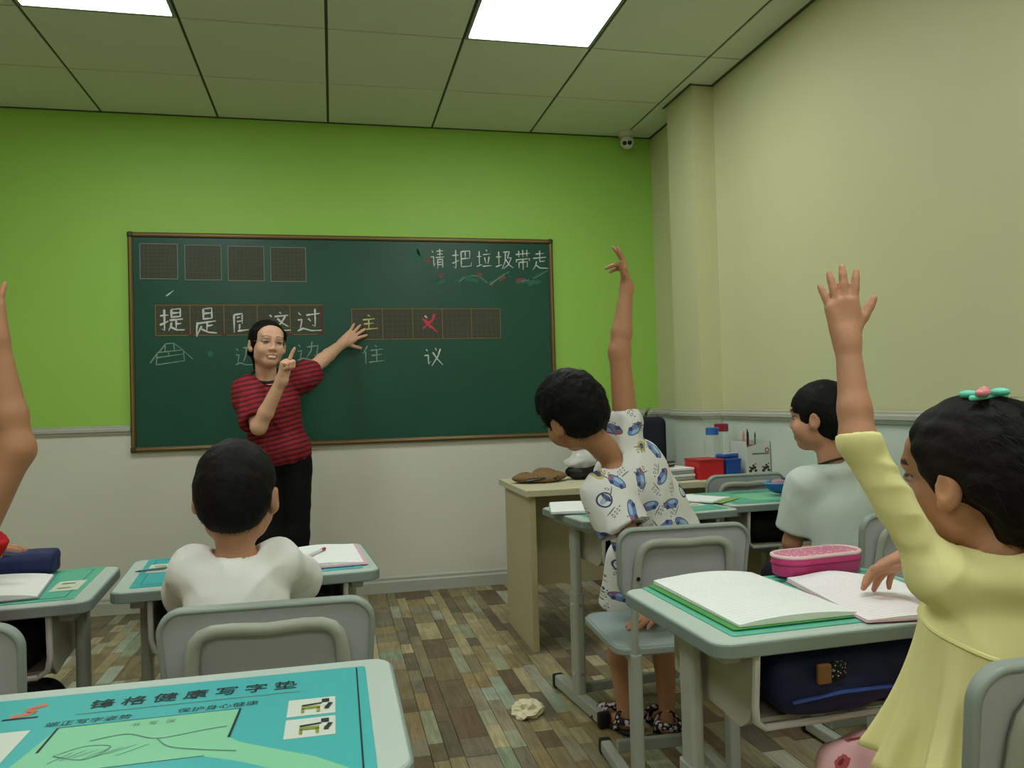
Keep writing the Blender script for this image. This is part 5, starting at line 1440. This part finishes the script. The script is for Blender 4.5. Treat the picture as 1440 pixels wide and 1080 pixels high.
def page_block(w, d, hfun, n=(14, 12), flut=0.0):
    v = []; f = []; nx, ny = n
    for j in range(ny+1):
        for i in range(nx+1):
            u, t_ = i/nx, j/ny
            v.append(((u-.5)*w, (t_-.5)*d, hfun(u, t_)))
    k = len(v)
    for j in range(ny+1):
        for i in range(nx+1):
            u, t_ = i/nx, j/ny
            v.append(((u-.5)*w, (t_-.5)*d, min(0.0006, hfun(u, t_)-0.0005)))
    I = lambda i, j: j*(nx+1)+i
    for j in range(ny):
        for i in range(nx):
            f.append((I(i, j), I(i+1, j), I(i+1, j+1), I(i, j+1))); f.append((k+I(i, j), k+I(i, j+1), k+I(i+1, j+1), k+I(i+1, j)))
    for j in range(ny): f += [(I(0, j), I(0, j+1), k+I(0, j+1), k+I(0, j)), (I(nx, j), k+I(nx, j), k+I(nx, j+1), I(nx, j+1))]
    for i in range(nx): f += [(I(i, 0), k+I(i, 0), k+I(i+1, 0), I(i+1, 0)), (I(i, ny), I(i+1, ny), k+I(i+1, ny), k+I(i, ny))]
    return MB().add(v, f)
def book(name, label, loc, rz, w, d, th, mpage, mcover, hfun=None, cat='notebook', cover_off=(0, 0, 0), cover_rot=0.0, group=None, leaf=None):
    root = tag(empty(name, loc, rz), label, cat, group)
    h = hfun or (lambda u, t_: th*(0.75+0.25*math.sin(math.pi*u)))
    MB().plate(rrect(w+0.006, d+0.006, 0.004, 2, cover_off[0], cover_off[1]), 0.0, 0.0014, Matrix.Rotation(cover_rot, 4, 'Z')).build('cover', mcover, root)
    o = page_block(w, d, h).build('pages', mpage, root, smooth=True); o.location = (0, 0, 0.0016)
    if leaf:
        page_leaf = page_block(w*0.99, d*0.99, leaf)
        q = page_leaf.build('loose_page', mpage, root, smooth=True); q.location = (0.001, 0, 0.0022)
    return root
# girl's desk
book('workbook', 'thick open workbook with white pages over a green book', (0.782, 1.432, ZD), R(2), 0.235, 0.345, 0.016, M_PAGE, M_GCOVER,
     lambda u, t_: 0.003+0.014*max(0.0, math.sin(math.pi*min(1, 0.03+u*0.92)))**0.75*(0.7+0.3*t_)+0.003*max(0, 0.2-u)/0.2*t_, cover_off=(-0.012, -0.004), cat='workbook')
book('notebook', 'open pink-ruled notebook under the girl\'s right hand', (1.022, 1.365, ZD), R(-7), 0.215, 0.315, 0.008, M_PAGEP, M_PCOVER,
     lambda u, t_: 0.002+0.013*math.exp(-((u-0.45)/0.30)**2)*(0.4+0.6*t_)+0.004*(1-u)*(t_))
# pink pencil case
M_PINK = mat('hot_pink_nylon', rgb(206, 64, 128), 0.45, 0.08, 30, 0.1, 300); M_ZIP = mat('pale_zip_piping', rgb(226, 196, 196), 0.5, 0.05)
M_GLIT = mat_blotch('pink_glitter_window', rgb(206, 120, 150), rgb(232, 214, 216), 130, 0.38, 0.25)
pc = tag(empty('pencil_case', (1.040, 1.588, ZD), R(6)), 'pink zipped pencil case with glitter lid on the girl\'s desk', 'pencil case')
st_ = rrect(0.215, 0.086, 0.042, 8)
v = []; lv = [(0.0, 0.90), (0.006, 0.98), (0.030, 1.0), (0.042, 1.0)]
b = MB(); n_ = len(st_)
for zz, s_ in lv: v += [(x*s_, y*s_, zz) for x, y in st_]
b.add(v, [(i*n_+k, i*n_+(k+1) % n_, (i+1)*n_+(k+1) % n_, (i+1)*n_+k) for i in range(3) for k in range(n_)]+[tuple(range(n_))[::-1], tuple(3*n_+k for k in range(n_))])
pcb = b.build('case_body', M_PINK, pc, smooth=True)
MB().tube([(x*1.005, y*1.01, 0.030) for x, y in st_], 0.0022, 6, closed=True).build('seam', mat('deep_pink_seam', rgb(150, 36, 84), 0.5), pcb, smooth=True)
MB().tube([(x*0.985, y*0.98, 0.046) for x, y in st_], 0.0042, 8, closed=True).build('zip_piping', M_ZIP, pc, smooth=True)
v = []
for i, (s_, zz) in enumerate(((0.97, 0.046), (0.85, 0.050), (0.5, 0.053), (0.01, 0.054))): v += [(x*s_, y*s_, zz) for x, y in st_]
MB().add(v, [(i*n_+k, i*n_+(k+1) % n_, (i+1)*n_+(k+1) % n_, (i+1)*n_+k) for i in range(3) for k in range(n_)]).build('glitter_lid', M_GLIT, pc, smooth=True)
# middle desk
book('notebook', 'notebook with pink edge and a pen lying on it', (-0.038, 2.185, ZD), R(4), 0.190, 0.275, 0.006, M_PAGE, M_PCOVER,
     lambda u, t_: 0.003+0.006*math.exp(-((u-0.5)/0.35)**2), cover_off=(0.008, -0.006))
def pen(label, a, c, m, mt, r=0.0042):
    a, c = Vector(a), Vector(c); root = tag(empty('pen', a), label, 'pen'); d = c-a; u = d.normalized()
    MB().tube([(0, 0, 0), tuple(d*0.15), tuple(d*0.8)], [r*0.9, r, r], 8).build('barrel', m, root, smooth=True)
    MB().tube([tuple(d*0.8), tuple(d*0.97), tuple(d)], [r*1.1, r*1.1, r*0.8], 8).build('cap', mt, root, smooth=True)
    MB().tube([tuple(-u*0.012), (0, 0, 0)], [0.0008, r*0.85], 8).build('tip', M_INK, root, smooth=True)
M_REDPL = mat('red_plastic', rgb(176, 50, 54), 0.35, 0.05); M_WPL = mat('white_plastic', rgb(220, 220, 222), 0.35, 0.03)
pen('red and white pen on the notebook before the boy in white', (-0.078, 2.115, ZD+0.0155), (-0.030, 2.225, ZD+0.0155), M_WPL, M_REDPL)
pen('thin dark pencil on the teal mat left of the boy in white', (-0.475, 2.135, ZD+0.005), (-0.375, 2.175, ZD+0.005), mat('grey_pencil', rgb(90, 110, 116), 0.4), M_INK, 0.003)
# left desk
book('workbook', 'open white workbook lying at the left edge of the photo', (-0.775, 2.030, ZD), R(10), 0.235, 0.25, 0.012, M_PAPER, M_GRYCOVER,
     lambda u, t_: 0.003+0.012*math.sin(math.pi*min(1, 0.1+u*0.9))**0.7, cat='workbook')
M_NAVY = mat('navy_nylon', rgb(30, 38, 84), 0.6, 0.12, 20, 0.1, 200)
S = SDF(); S.box((0, 0, 0.026), (0.11, 0.045, 0.026), None, 0.014, 0.01); S.box((0.02, -0.004, 0.05), (0.09, 0.032, 0.008), None, 0.006, 0.02)
np_ = tag(empty('pouch', (-0.800, 2.222, ZT+0.002), R(4)), 'navy fabric pouch at the far side of the left desk', 'pouch')
v, q = S.mesh(0.004); v = v+vnormals(v, q)*(wob(v, 70, 5)*0.0025)[:, None]
mesh_obj('pouch_body', [(v, q)], M_NAVY, (0, 0, 0), np_)
MB().tube([(-0.10, -0.03, 0.052), (0.0, -0.036, 0.058), (0.10, -0.03, 0.052)], 0.0025, 6).build('zip', M_BLACK, np_, smooth=True)
# leaning boy's desk
book('workbook', 'open workbook hanging over the left corner of the leaning boy\'s desk', (0.865, 2.80, ZD), R(-14), 0.20, 0.27, 0.009, M_PAGE, M_GRYCOVER, cat='workbook')
book('notebook', 'white notebook on a lime-green book right of the leaning boy', (1.352, 2.86, ZD), R(38), 0.16, 0.23, 0.008, M_PAGE, M_LGCOVER, cover_off=(0.028, -0.022))
# blue boat pencil case
bc = tag(empty('pencil_case', (1.752, 2.845, ZD), R(4)), 'blue boat-shaped pencil case on the desk by the right wall', 'pencil case')
S = SDF(); S.ell((0, 0, 0.050), (0.105, 0.050, 0.050), None); S.box((0, 0, 0.105), (0.2, 0.1, 0.055), None, 0, 0.004, 's'); S.box((0, 0, -0.046), (0.2, 0.1, 0.050), None, 0, 0.006, 's'); S.ell((0, 0, 0.056), (0.094, 0.042, 0.034), None, 0.004, 's')
mesh_obj('hull', [S.mesh(0.003)], mat('blue_plastic', rgb(44, 96, 168), 0.35, 0.08), (0, 0, 0), bc)
MB().tube([(0.106*math.cos(a), 0.051*math.sin(a), 0.050) for a in np.linspace(0, 2*math.pi, 30, endpoint=False)], 0.0035, 6, closed=True).build('rim', mat('pale_blue_rim', rgb(110, 160, 200), 0.35), bc, smooth=True)
S = SDF(); S.box((0.03, 0.0, 0.052), (0.05, 0.030, 0.014), None, 0.010, 0.01); mesh_obj('lid', [S.mesh(0.003)], mat('dark_blue_plastic', rgb(34, 54, 112), 0.4), (0, 0, 0), bc)
S = SDF(); S.ell((-0.045, 0.0, 0.050), (0.03, 0.022, 0.014), None); mesh_obj('eraser', [S.mesh(0.003)], mat('dusty_pink', rgb(176, 134, 146), 0.7), (0, 0, 0), bc)
# backpack inside the girl's book tray
M_BAG = mat('dark_blue_bag', rgb(26, 34, 68), 0.7, 0.2, 14, 0.1, 150)
bg = tag(empty('backpack', (0.905, 1.345, 0.532), R(2)), 'dark blue backpack stuffed into the tray of the girl\'s desk', 'backpack')
S = SDF(); S.box((0, 0, 0.052), (0.185, 0.115, 0.050), None, 0.035, 0.02); S.ell((-0.07, -0.085, 0.040), (0.10, 0.05, 0.042), None, 0.03); S.ell((0.09, -0.07, 0.055), (0.08, 0.05, 0.04), None, 0.02)
v, q = S.mesh(0.005); v = v+vnormals(v, q)*(wob(v, 60, 6)*0.004)[:, None]
bgb = mesh_obj('bag_body', [(v, q)], M_BAG, (0, 0, 0), bg)
MB().tube([(-0.165, -0.12, 0.030), (-0.08, -0.140, 0.046), (0.02, -0.130, 0.040), (0.10, -0.125, 0.030)], 0.006, 8, flat=0.5).build('strap', mat('blue_strap', rgb(38, 60, 120), 0.7), bg, smooth=True)
MB().box((-0.112, -0.134, 0.078), (0.026, 0.010, 0.034)).build('orange_label', mat('ochre_label', rgb(124, 88, 44), 0.6, 0.1), bg, bevel=0.003)
MB().box((-0.084, -0.134, 0.082), (0.026, 0.010, 0.028)).build('checked_label', mat_blotch('checked_label_print', rgb(24, 24, 26), rgb(190, 190, 190), 220, 0.42), bg, bevel=0.003)
# crumpled paper on the floor
pr2 = np.random.RandomState(3); bm = bmesh.new(); bmesh.ops.create_icosphere(bm, subdivisions=3, radius=1.0)
for vv in bm.verts:
    p_ = np.array(vv.co); k_ = 0.95+0.55*crease(p_[None], 3.2, 9)[0]*0.6+0.25*wob(p_[None], 9.0, 10)[0]+pr2.uniform(-.10, .10)
    vv.co = Vector((p_[0]*k_*0.046, p_[1]*k_*0.052, max(-0.018, p_[2]*k_*0.026)))
for vv in bm.verts: vv.co.z += 0.0185
me = bpy.data.meshes.new('crumpled_paper'); bm.to_mesh(me); bm.free(); me.materials.append(mat('cream_scrap_paper', rgb(222, 214, 178), 0.85, 0.12, 60))
o = bpy.data.objects.new('crumpled_paper', me); COL.objects.link(o); o.location = (0.632, 2.70, 0.0005)
tag(o, 'crumpled scrap of cream paper lying on the wooden floor', 'paper')

# ---- things on the pale wooden table (top at 0.70)
TZ = 0.7005
def blob(name, label, cat, loc, rz, build, m, vox=0.004, fold=0.003, freq=60, seed=1):
    root = tag(empty(name, loc, rz), label, cat); S = SDF(); build(S); v, q = S.mesh(vox)
    v = v+vnormals(v, q)*(wob(v, freq, seed)*fold)[:, None]; v[:, 2] = np.maximum(v[:, 2], 0.0)
    mesh_obj('body', [(v, q)], m, (0, 0, 0), root); return root
def _b(S):
    S.ell((-0.06, 0, 0.022), (0.085, 0.055, 0.022), None, 0.02); S.ell((0.05, 0.01, 0.024), (0.08, 0.06, 0.024), None, 0.02); S.ell((0.0, -0.03, 0.018), (0.06, 0.05, 0.020), None, 0.02); S.ell((0.02, 0.03, 0.040), (0.05, 0.03, 0.024), None, 0.02); S.ell((-0.08, 0.0, 0.030), (0.035, 0.03, 0.022), None, 0.01)
pz = blob('cloth_pouch', 'crumpled brown patterned cloth pouch on the pale table', 'pouch', (0.945, 3.62, TZ), 0.1, _b, mat_blotch('brown_camouflage', rgb(122, 96, 66), rgb(72, 58, 44), 30, 0.4, spot2=rgb(150, 130, 96)), seed=8, fold=0.005)
MB().tube([(-0.09, -0.05, 0.014), (-0.02, -0.068, 0.022), (0.05, -0.055, 0.018)], 0.012, 8, flat=0.6).build('dark_opening', M_BLACK, pz, smooth=True)
def _b(S):
    S.ell((0, 0, 0.035), (0.075, 0.06, 0.038), None, 0.02); S.ell((0.04, 0.0, 0.045), (0.05, 0.05, 0.045), None, 0.02)
bgp = blob('carrier_bag', 'black bundle in a clear plastic bag beside the brown pouch', 'bag', (1.150, 3.66, TZ), 0, _b, M_BLACK, seed=14, fold=0.006)
S = SDF(); S.ell((0.0, 0, 0.080), (0.085, 0.06, 0.030), None, 0.02); S.cone((0.0, 0, 0.09), (-0.03, 0.0, 0.150), 0.045, 0.012, 0.03); S.cone((0.03, 0, 0.09), (0.06, 0.02, 0.15), 0.035, 0.01, 0.03)
v, q = S.mesh(0.004); v = v+vnormals(v, q)*(wob(v, 90, 15)*0.006)[:, None]; v[:, 2] = np.maximum(v[:, 2], 0.001)
mesh_obj('plastic_film', [(v, q)], mat_clear('clear_film', (0.85, 0.87, 0.84, 1), 0.40), (0, 0, 0), bgp)
ps = tag(empty('paper_stack', (1.515, 3.46, TZ), 0.2), 'low stack of white booklets beside the red box', 'papers')
for k in range(4):
    MB().box((0.004*(k % 2), 0.003*k, 0.008+0.014*k), (0.15, 0.20, 0.012)).build('booklet', M_PAPER if k % 2 else M_GRYCOVER, ps, bevel=0.002)
gk = tag(empty('glasses_case', (1.50, 3.44, TZ+0.058), 0.5), 'small dark glasses case on the booklets', 'case')
S = SDF(); S.box((0, 0, 0.014), (0.045, 0.018, 0.014), None, 0.010); mesh_obj('case_shell', [S.mesh(0.003)], mat('dark_olive_shell', rgb(52, 54, 38), 0.4, 0.2, 30), (0, 0, 0), gk)
MB().tube([(-0.044, -0.0185, 0.015), (0.044, -0.0185, 0.015)], 0.0015, 6).build('case_hinge', M_TRIMW, gk, smooth=True)
def carton(name, label, loc, rz, w, d, h, m, lidm=None):
    root = tag(empty(name, loc, rz), label, 'box')
    MB().box((0, 0, h/2), (w, d, h)).build('box_body', m, root, bevel=0.002)
    MB().box((0, 0, h+0.003), (w+0.004, d+0.004, 0.012)).build('lid', lidm or m, root, bevel=0.002)
    return root
carton('storage_box', 'bright red box on the pale table', (1.680, 3.43, TZ), 0.05, 0.125, 0.14, 0.082, mat('red_card', rgb(200, 38, 44), 0.45, 0.05), mat('dark_red_card', rgb(176, 34, 40), 0.45, 0.05))
carton('storage_box', 'small royal blue box right of the red box', (1.790, 3.42, TZ), 0.05, 0.072, 0.13, 0.080, mat('blue_card', rgb(34, 78, 158), 0.45, 0.05))
bp_ = tag(empty('pencil_pouch', (1.815, 3.44, TZ+0.0905), 0.35), 'flat blue pouch lying across the small blue box', 'pouch')
S = SDF(); S.box((0, 0, 0.009), (0.065, 0.03, 0.009), None, 0.006); mesh_obj('pouch_body', [S.mesh(0.003)], mat('mid_blue_cloth', rgb(52, 92, 160), 0.7, 0.1), (0, 0, 0), bp_)
MB().tube([(-0.06, -0.02, 0.0185), (0.0, -0.012, 0.0195), (0.06, -0.006, 0.0185)], 0.003, 6).build('zip', M_WPL, bp_, smooth=True)
def jar(label, loc, lid, r=0.042, h=0.20):
    root = tag(empty('jar', loc), label, 'jar')
    MB().lathe([(0.0, 0.0), (r, 0.0), (r*1.02, 0.01), (r*1.02, h*0.72), (r*0.8, h*0.80), (r*0.8, h*0.84)], (0, 0, 0), 20).build('glass', MATS.get('jar_plastic') or mat_clear('jar_plastic', (0.80, 0.86, 0.84, 1), 0.16), root, smooth=True)
    MB().lathe([(r*0.86, h*0.84), (r*0.88, h*0.85), (r*0.88, h*0.99), (r*0.8, h), (0.0, h)], (0, 0, 0), 20).build('cap', lid, root, smooth=True)
    MB().lathe([(0.0, 0.004), (r*0.9, 0.004), (r*0.9, h*0.30), (0.0, h*0.34)], (0, 0, 0), 16).build('contents', mat('dark_contents', rgb(70, 76, 72), 0.7, 0.4, 60), root, smooth=True)
jar('clear plastic jar with blue screw cap, nearer the pilaster corner', (1.822, 3.62, TZ), mat('blue_cap', rgb(54, 110, 186), 0.35, 0.05), 0.036, 0.225)
jar('clear plastic jar with red and blue cap next to the carton', (1.900, 3.675, TZ), mat_blotch('red_blue_cap', rgb(150, 44, 50), rgb(60, 110, 180), 60, 0.4, 0.4), 0.040, 0.240)
cw, cd, ch = 0.118, 0.14, 0.165
cr = tag(empty('open_carton', (1.914, 3.42, TZ), 0.0), 'open white carton printed with dark toy figures, holding pencils', 'carton')
M_CART = mat('white_carton', rgb(206, 208, 200), 0.6, 0.04, 20); M_BRN = mat('brown_card', rgb(150, 96, 56), 0.7, 0.1, 30)
body = MB().box((0, -cd/2, ch*0.42), (cw, 0.004, ch*0.84)).box((0, cd/2, ch/2), (cw, 0.004, ch)).box((-cw/2, 0, ch/2), (0.004, cd, ch)).box((cw/2, 0, ch/2), (0.004, cd, ch)).box((0, 0, 0.003), (cw, cd, 0.004)).build('carton_body', M_CART, cr)
MB().add([(-cw/2, -cd/2-0.001, ch*0.84), (cw/2, -cd/2-0.001, ch*0.84), (cw/2, -cd/2-0.001, ch), (cw/2-0.004, -cd/2+0.003, ch), (-cw/2, -cd/2+0.003, ch*0.84)], [(0, 1, 2), (4, 3, 2, 1, 0)]).build('slanted_flap', M_CART, cr)
MB().box((-0.01, 0.02, ch*0.86), (cw-0.02, 0.08, 0.004)).build('inner_card', M_BRN, cr)
for kx in (-0.030, 0.036):
    bb = MB()
    for (a, c, r_) in ((-0.013, 0.030, 0.009), (0.014, 0.031, 0.008), (-0.004, 0.041, 0.010), (0.008, 0.045, 0.009), (0.002, 0.055, 0.006), (0.013, 0.061, 0.004), (-0.016, 0.047, 0.005)):
        bb.plate([(kx+a+r_*math.cos(t_), c+r_*math.sin(t_)*0.8) for t_ in np.linspace(0, 2*math.pi, 9)[:-1]], 0, 0.0006, Matrix(((1, 0, 0, 0), (0, 0, -1, -cd/2-0.0022), (0, 1, 0, 0), (0, 0, 0, 1))))
    fg = bb.build('toy_print', mat('dark_grey_print', rgb(52, 54, 56), 0.6, 0.3, 80), cr); fg['kind'] = 'stuff'
MB().box((0.01, -cd/2-0.0026, 0.108), (0.085, 0.0006, 0.007)).build('lettering_band', mat('mid_grey_print', rgb(110, 114, 116), 0.6, 0.3, 120), cr)
MB().ring(rrect(0.022, 0.022, 0.008, 3), rrect(0.012, 0.012, 0.004, 3), 0, 0.0006, Matrix(((1, 0, 0, 0.044), (0, 0, -1, -cd/2-0.0022), (0, 1, 0, 0.124), (0, 0, 0, 1)))).build('round_mark', mat('red_grey_print', rgb(150, 90, 80), 0.6), cr)
for k, (x_, y_, hh, m_) in enumerate(((-0.03, 0.01, 0.205, mat('salmon_pencil', rgb(214, 130, 110), 0.5)), (-0.015, 0.0, 0.215, M_BLACK), (0.0, 0.02, 0.20, M_BRN), (0.03, 0.01, 0.198, mat('green_pencil', rgb(90, 120, 90), 0.5)))):
    pn = tag(empty('pencil', (1.914+x_, 3.42+y_, TZ+0.006)), ['salmon pink marker standing in the carton', 'black pen standing tallest in the carton', 'brown pencil in the middle of the carton', 'green pencil at the right of the carton'][k], 'pencil')
    MB().tube([(0, 0, 0), (0.004, 0.004, hh-0.02)], 0.006 if k == 0 else 0.0042, 8).build('shaft', m_, pn, smooth=True)
    MB().tube([(0.004, 0.004, hh-0.02), (0.0045, 0.0045, hh)], [0.006 if k == 0 else 0.0042, 0.0015], 8).build('tip', M_INK if k else m_, pn, smooth=True)

# ---- black office chair and a plant in the corner behind the table
oc = tag(empty('office_chair', (1.62, 4.22, 0), R(180)), 'black office chair back between the pilaster and the board wall', 'chair')
S = SDF(); S.box((0, -0.02, 0.77), (0.215, 0.035, 0.20), None, 0.035, 0.02); v, q = S.mesh(0.006); v[:, 1] += 0.5*(v[:, 0]**2)
mesh_obj('backrest', [(v, q)], M_NAVYC, (0, 0, 0), oc)
S = SDF(); S.box((0, 0.0, 0.46), (0.20, 0.18, 0.04), None, 0.035, 0.02); mesh_obj('seat', [S.mesh(0.006)], M_NAVYC, (0, 0, 0), oc)
MB().tube([(0, -0.03, 0.62), (0, -0.05, 0.50), (0, -0.03, 0.42), (0, 0, 0.42)], 0.018, 8).build('back_stem', M_BLACK, oc, smooth=True)
MB().tube([(0, 0, 0.07), (0, 0, 0.42)], 0.025, 12).build('gas_lift', M_BLACK, oc, smooth=True)
for k in range(5):
    a = k*2*math.pi/5+0.3
    arm = MB().tube([(0, 0, 0.085), (0.19*math.cos(a), 0.19*math.sin(a), 0.065)], [0.022, 0.014], 8).build('base_arm', M_BLACK, oc, smooth=True)
    MB().lathe([(0.0, -0.012), (0.024, -0.012), (0.026, 0), (0.024, 0.012), (0.0, 0.012)], M=Matrix.Translation((0.19*math.cos(a), 0.19*math.sin(a), 0.027)) @ Matrix.Rotation(math.pi/2, 4, 'X')).build('castor', M_BLACK, arm, smooth=True)
pp = tag(empty('potted_plant', (1.79, 4.505, 0)), 'streaky green and white leafy plant behind the black office chair', 'plant')
MB().lathe([(0.0, 0.0), (0.085, 0.0), (0.095, 0.05), (0.105, 0.70), (0.110, 0.72), (0.100, 0.72), (0.096, 0.69), (0.0, 0.69)], (0, 0, 0), 20).build('tall_pot', M_WPL, pp, smooth=True)
M_LEAFA = mat('dark_leaf', rgb(52, 96, 48), 0.5, 0.3, 20); M_LEAFB = mat('pale_leaf', rgb(176, 190, 150), 0.5, 0.2, 20); M_LEAFC = mat('brown_leaf', rgb(120, 92, 56), 0.5, 0.2, 20)
lr = random.Random(5)
for k in range(40):
    a = lr.uniform(0, 6.28); out = lr.uniform(0.05, 0.15); hh = lr.uniform(0.36, 0.48); w_ = lr.uniform(0.008, 0.014)
    P_ = [(out*(t_**1.3)*math.cos(a), out*(t_**1.3)*math.sin(a), 0.69+hh*(t_-0.30*t_**3)) for t_ in (0, .25, .5, .75, 1)]
    v = []
    for i, p_ in enumerate(P_):
        ww_ = w_*(0.5, 0.9, 1.0, 0.8, 0.1)[i]; sx, sy = -math.sin(a)*ww_, math.cos(a)*ww_
        v += [(p_[0]-sx, p_[1]-sy, p_[2]), (p_[0], p_[1], p_[2]-0.003), (p_[0]+sx, p_[1]+sy, p_[2])]
    f = [(3*i+c, 3*i+c+1, 3*i+c+4, 3*i+c+3) for i in range(4) for c in (0, 1)]
    MB().add(v, f).build('leaf', lr.choice([M_LEAFA, M_LEAFA, M_LEAFB, M_LEAFC]), pp, smooth=True)

# ---- dark school bags in the other book trays
def tray_bag(label, desk, m, w=0.19, seed=1):
    d = DESKS[desk]
    rz = d.rotation_euler[2]; off = Vector((0, -0.045, 0)); off.rotate(d.rotation_euler)
    root = tag(empty('school_bag', (d.location.x+off.x, d.location.y+off.y, 0.532), rz), label, 'bag', 'school bags in the desk trays')
    S = SDF(); S.box((0, 0, 0.050), (w, 0.115, 0.047), None, 0.03, 0.02); S.ell((0.05, -0.08, 0.045), (0.10, 0.045, 0.040), None, 0.03)
    v, q = S.mesh(0.007); v = v+vnormals(v, q)*(wob(v, 55, seed)*0.004)[:, None]
    mesh_obj('bag_body', [(v, q)], m, (0, 0, 0), root)
    MB().tube([(-0.12, -0.118, 0.05), (-0.03, -0.138, 0.075), (0.08, -0.128, 0.06)], 0.007, 8, flat=0.5).build('handle', M_BLACK, root, smooth=True)
tray_bag('black school bag in the tray of the leaning boy\'s desk', 'print', M_BLKCLOTH, 0.19, 31)
tray_bag('black school bag in the tray of the desk by the right wall', 'far', M_BLKCLOTH, 0.185, 32)
tray_bag('dark school bag in the tray before the boy in plain white', 'mid', M_NAVYC, 0.19, 33)
tray_bag('dark school bag in the tray of the desk at the left edge', 'left', M_BLKCLOTH, 0.19, 34)
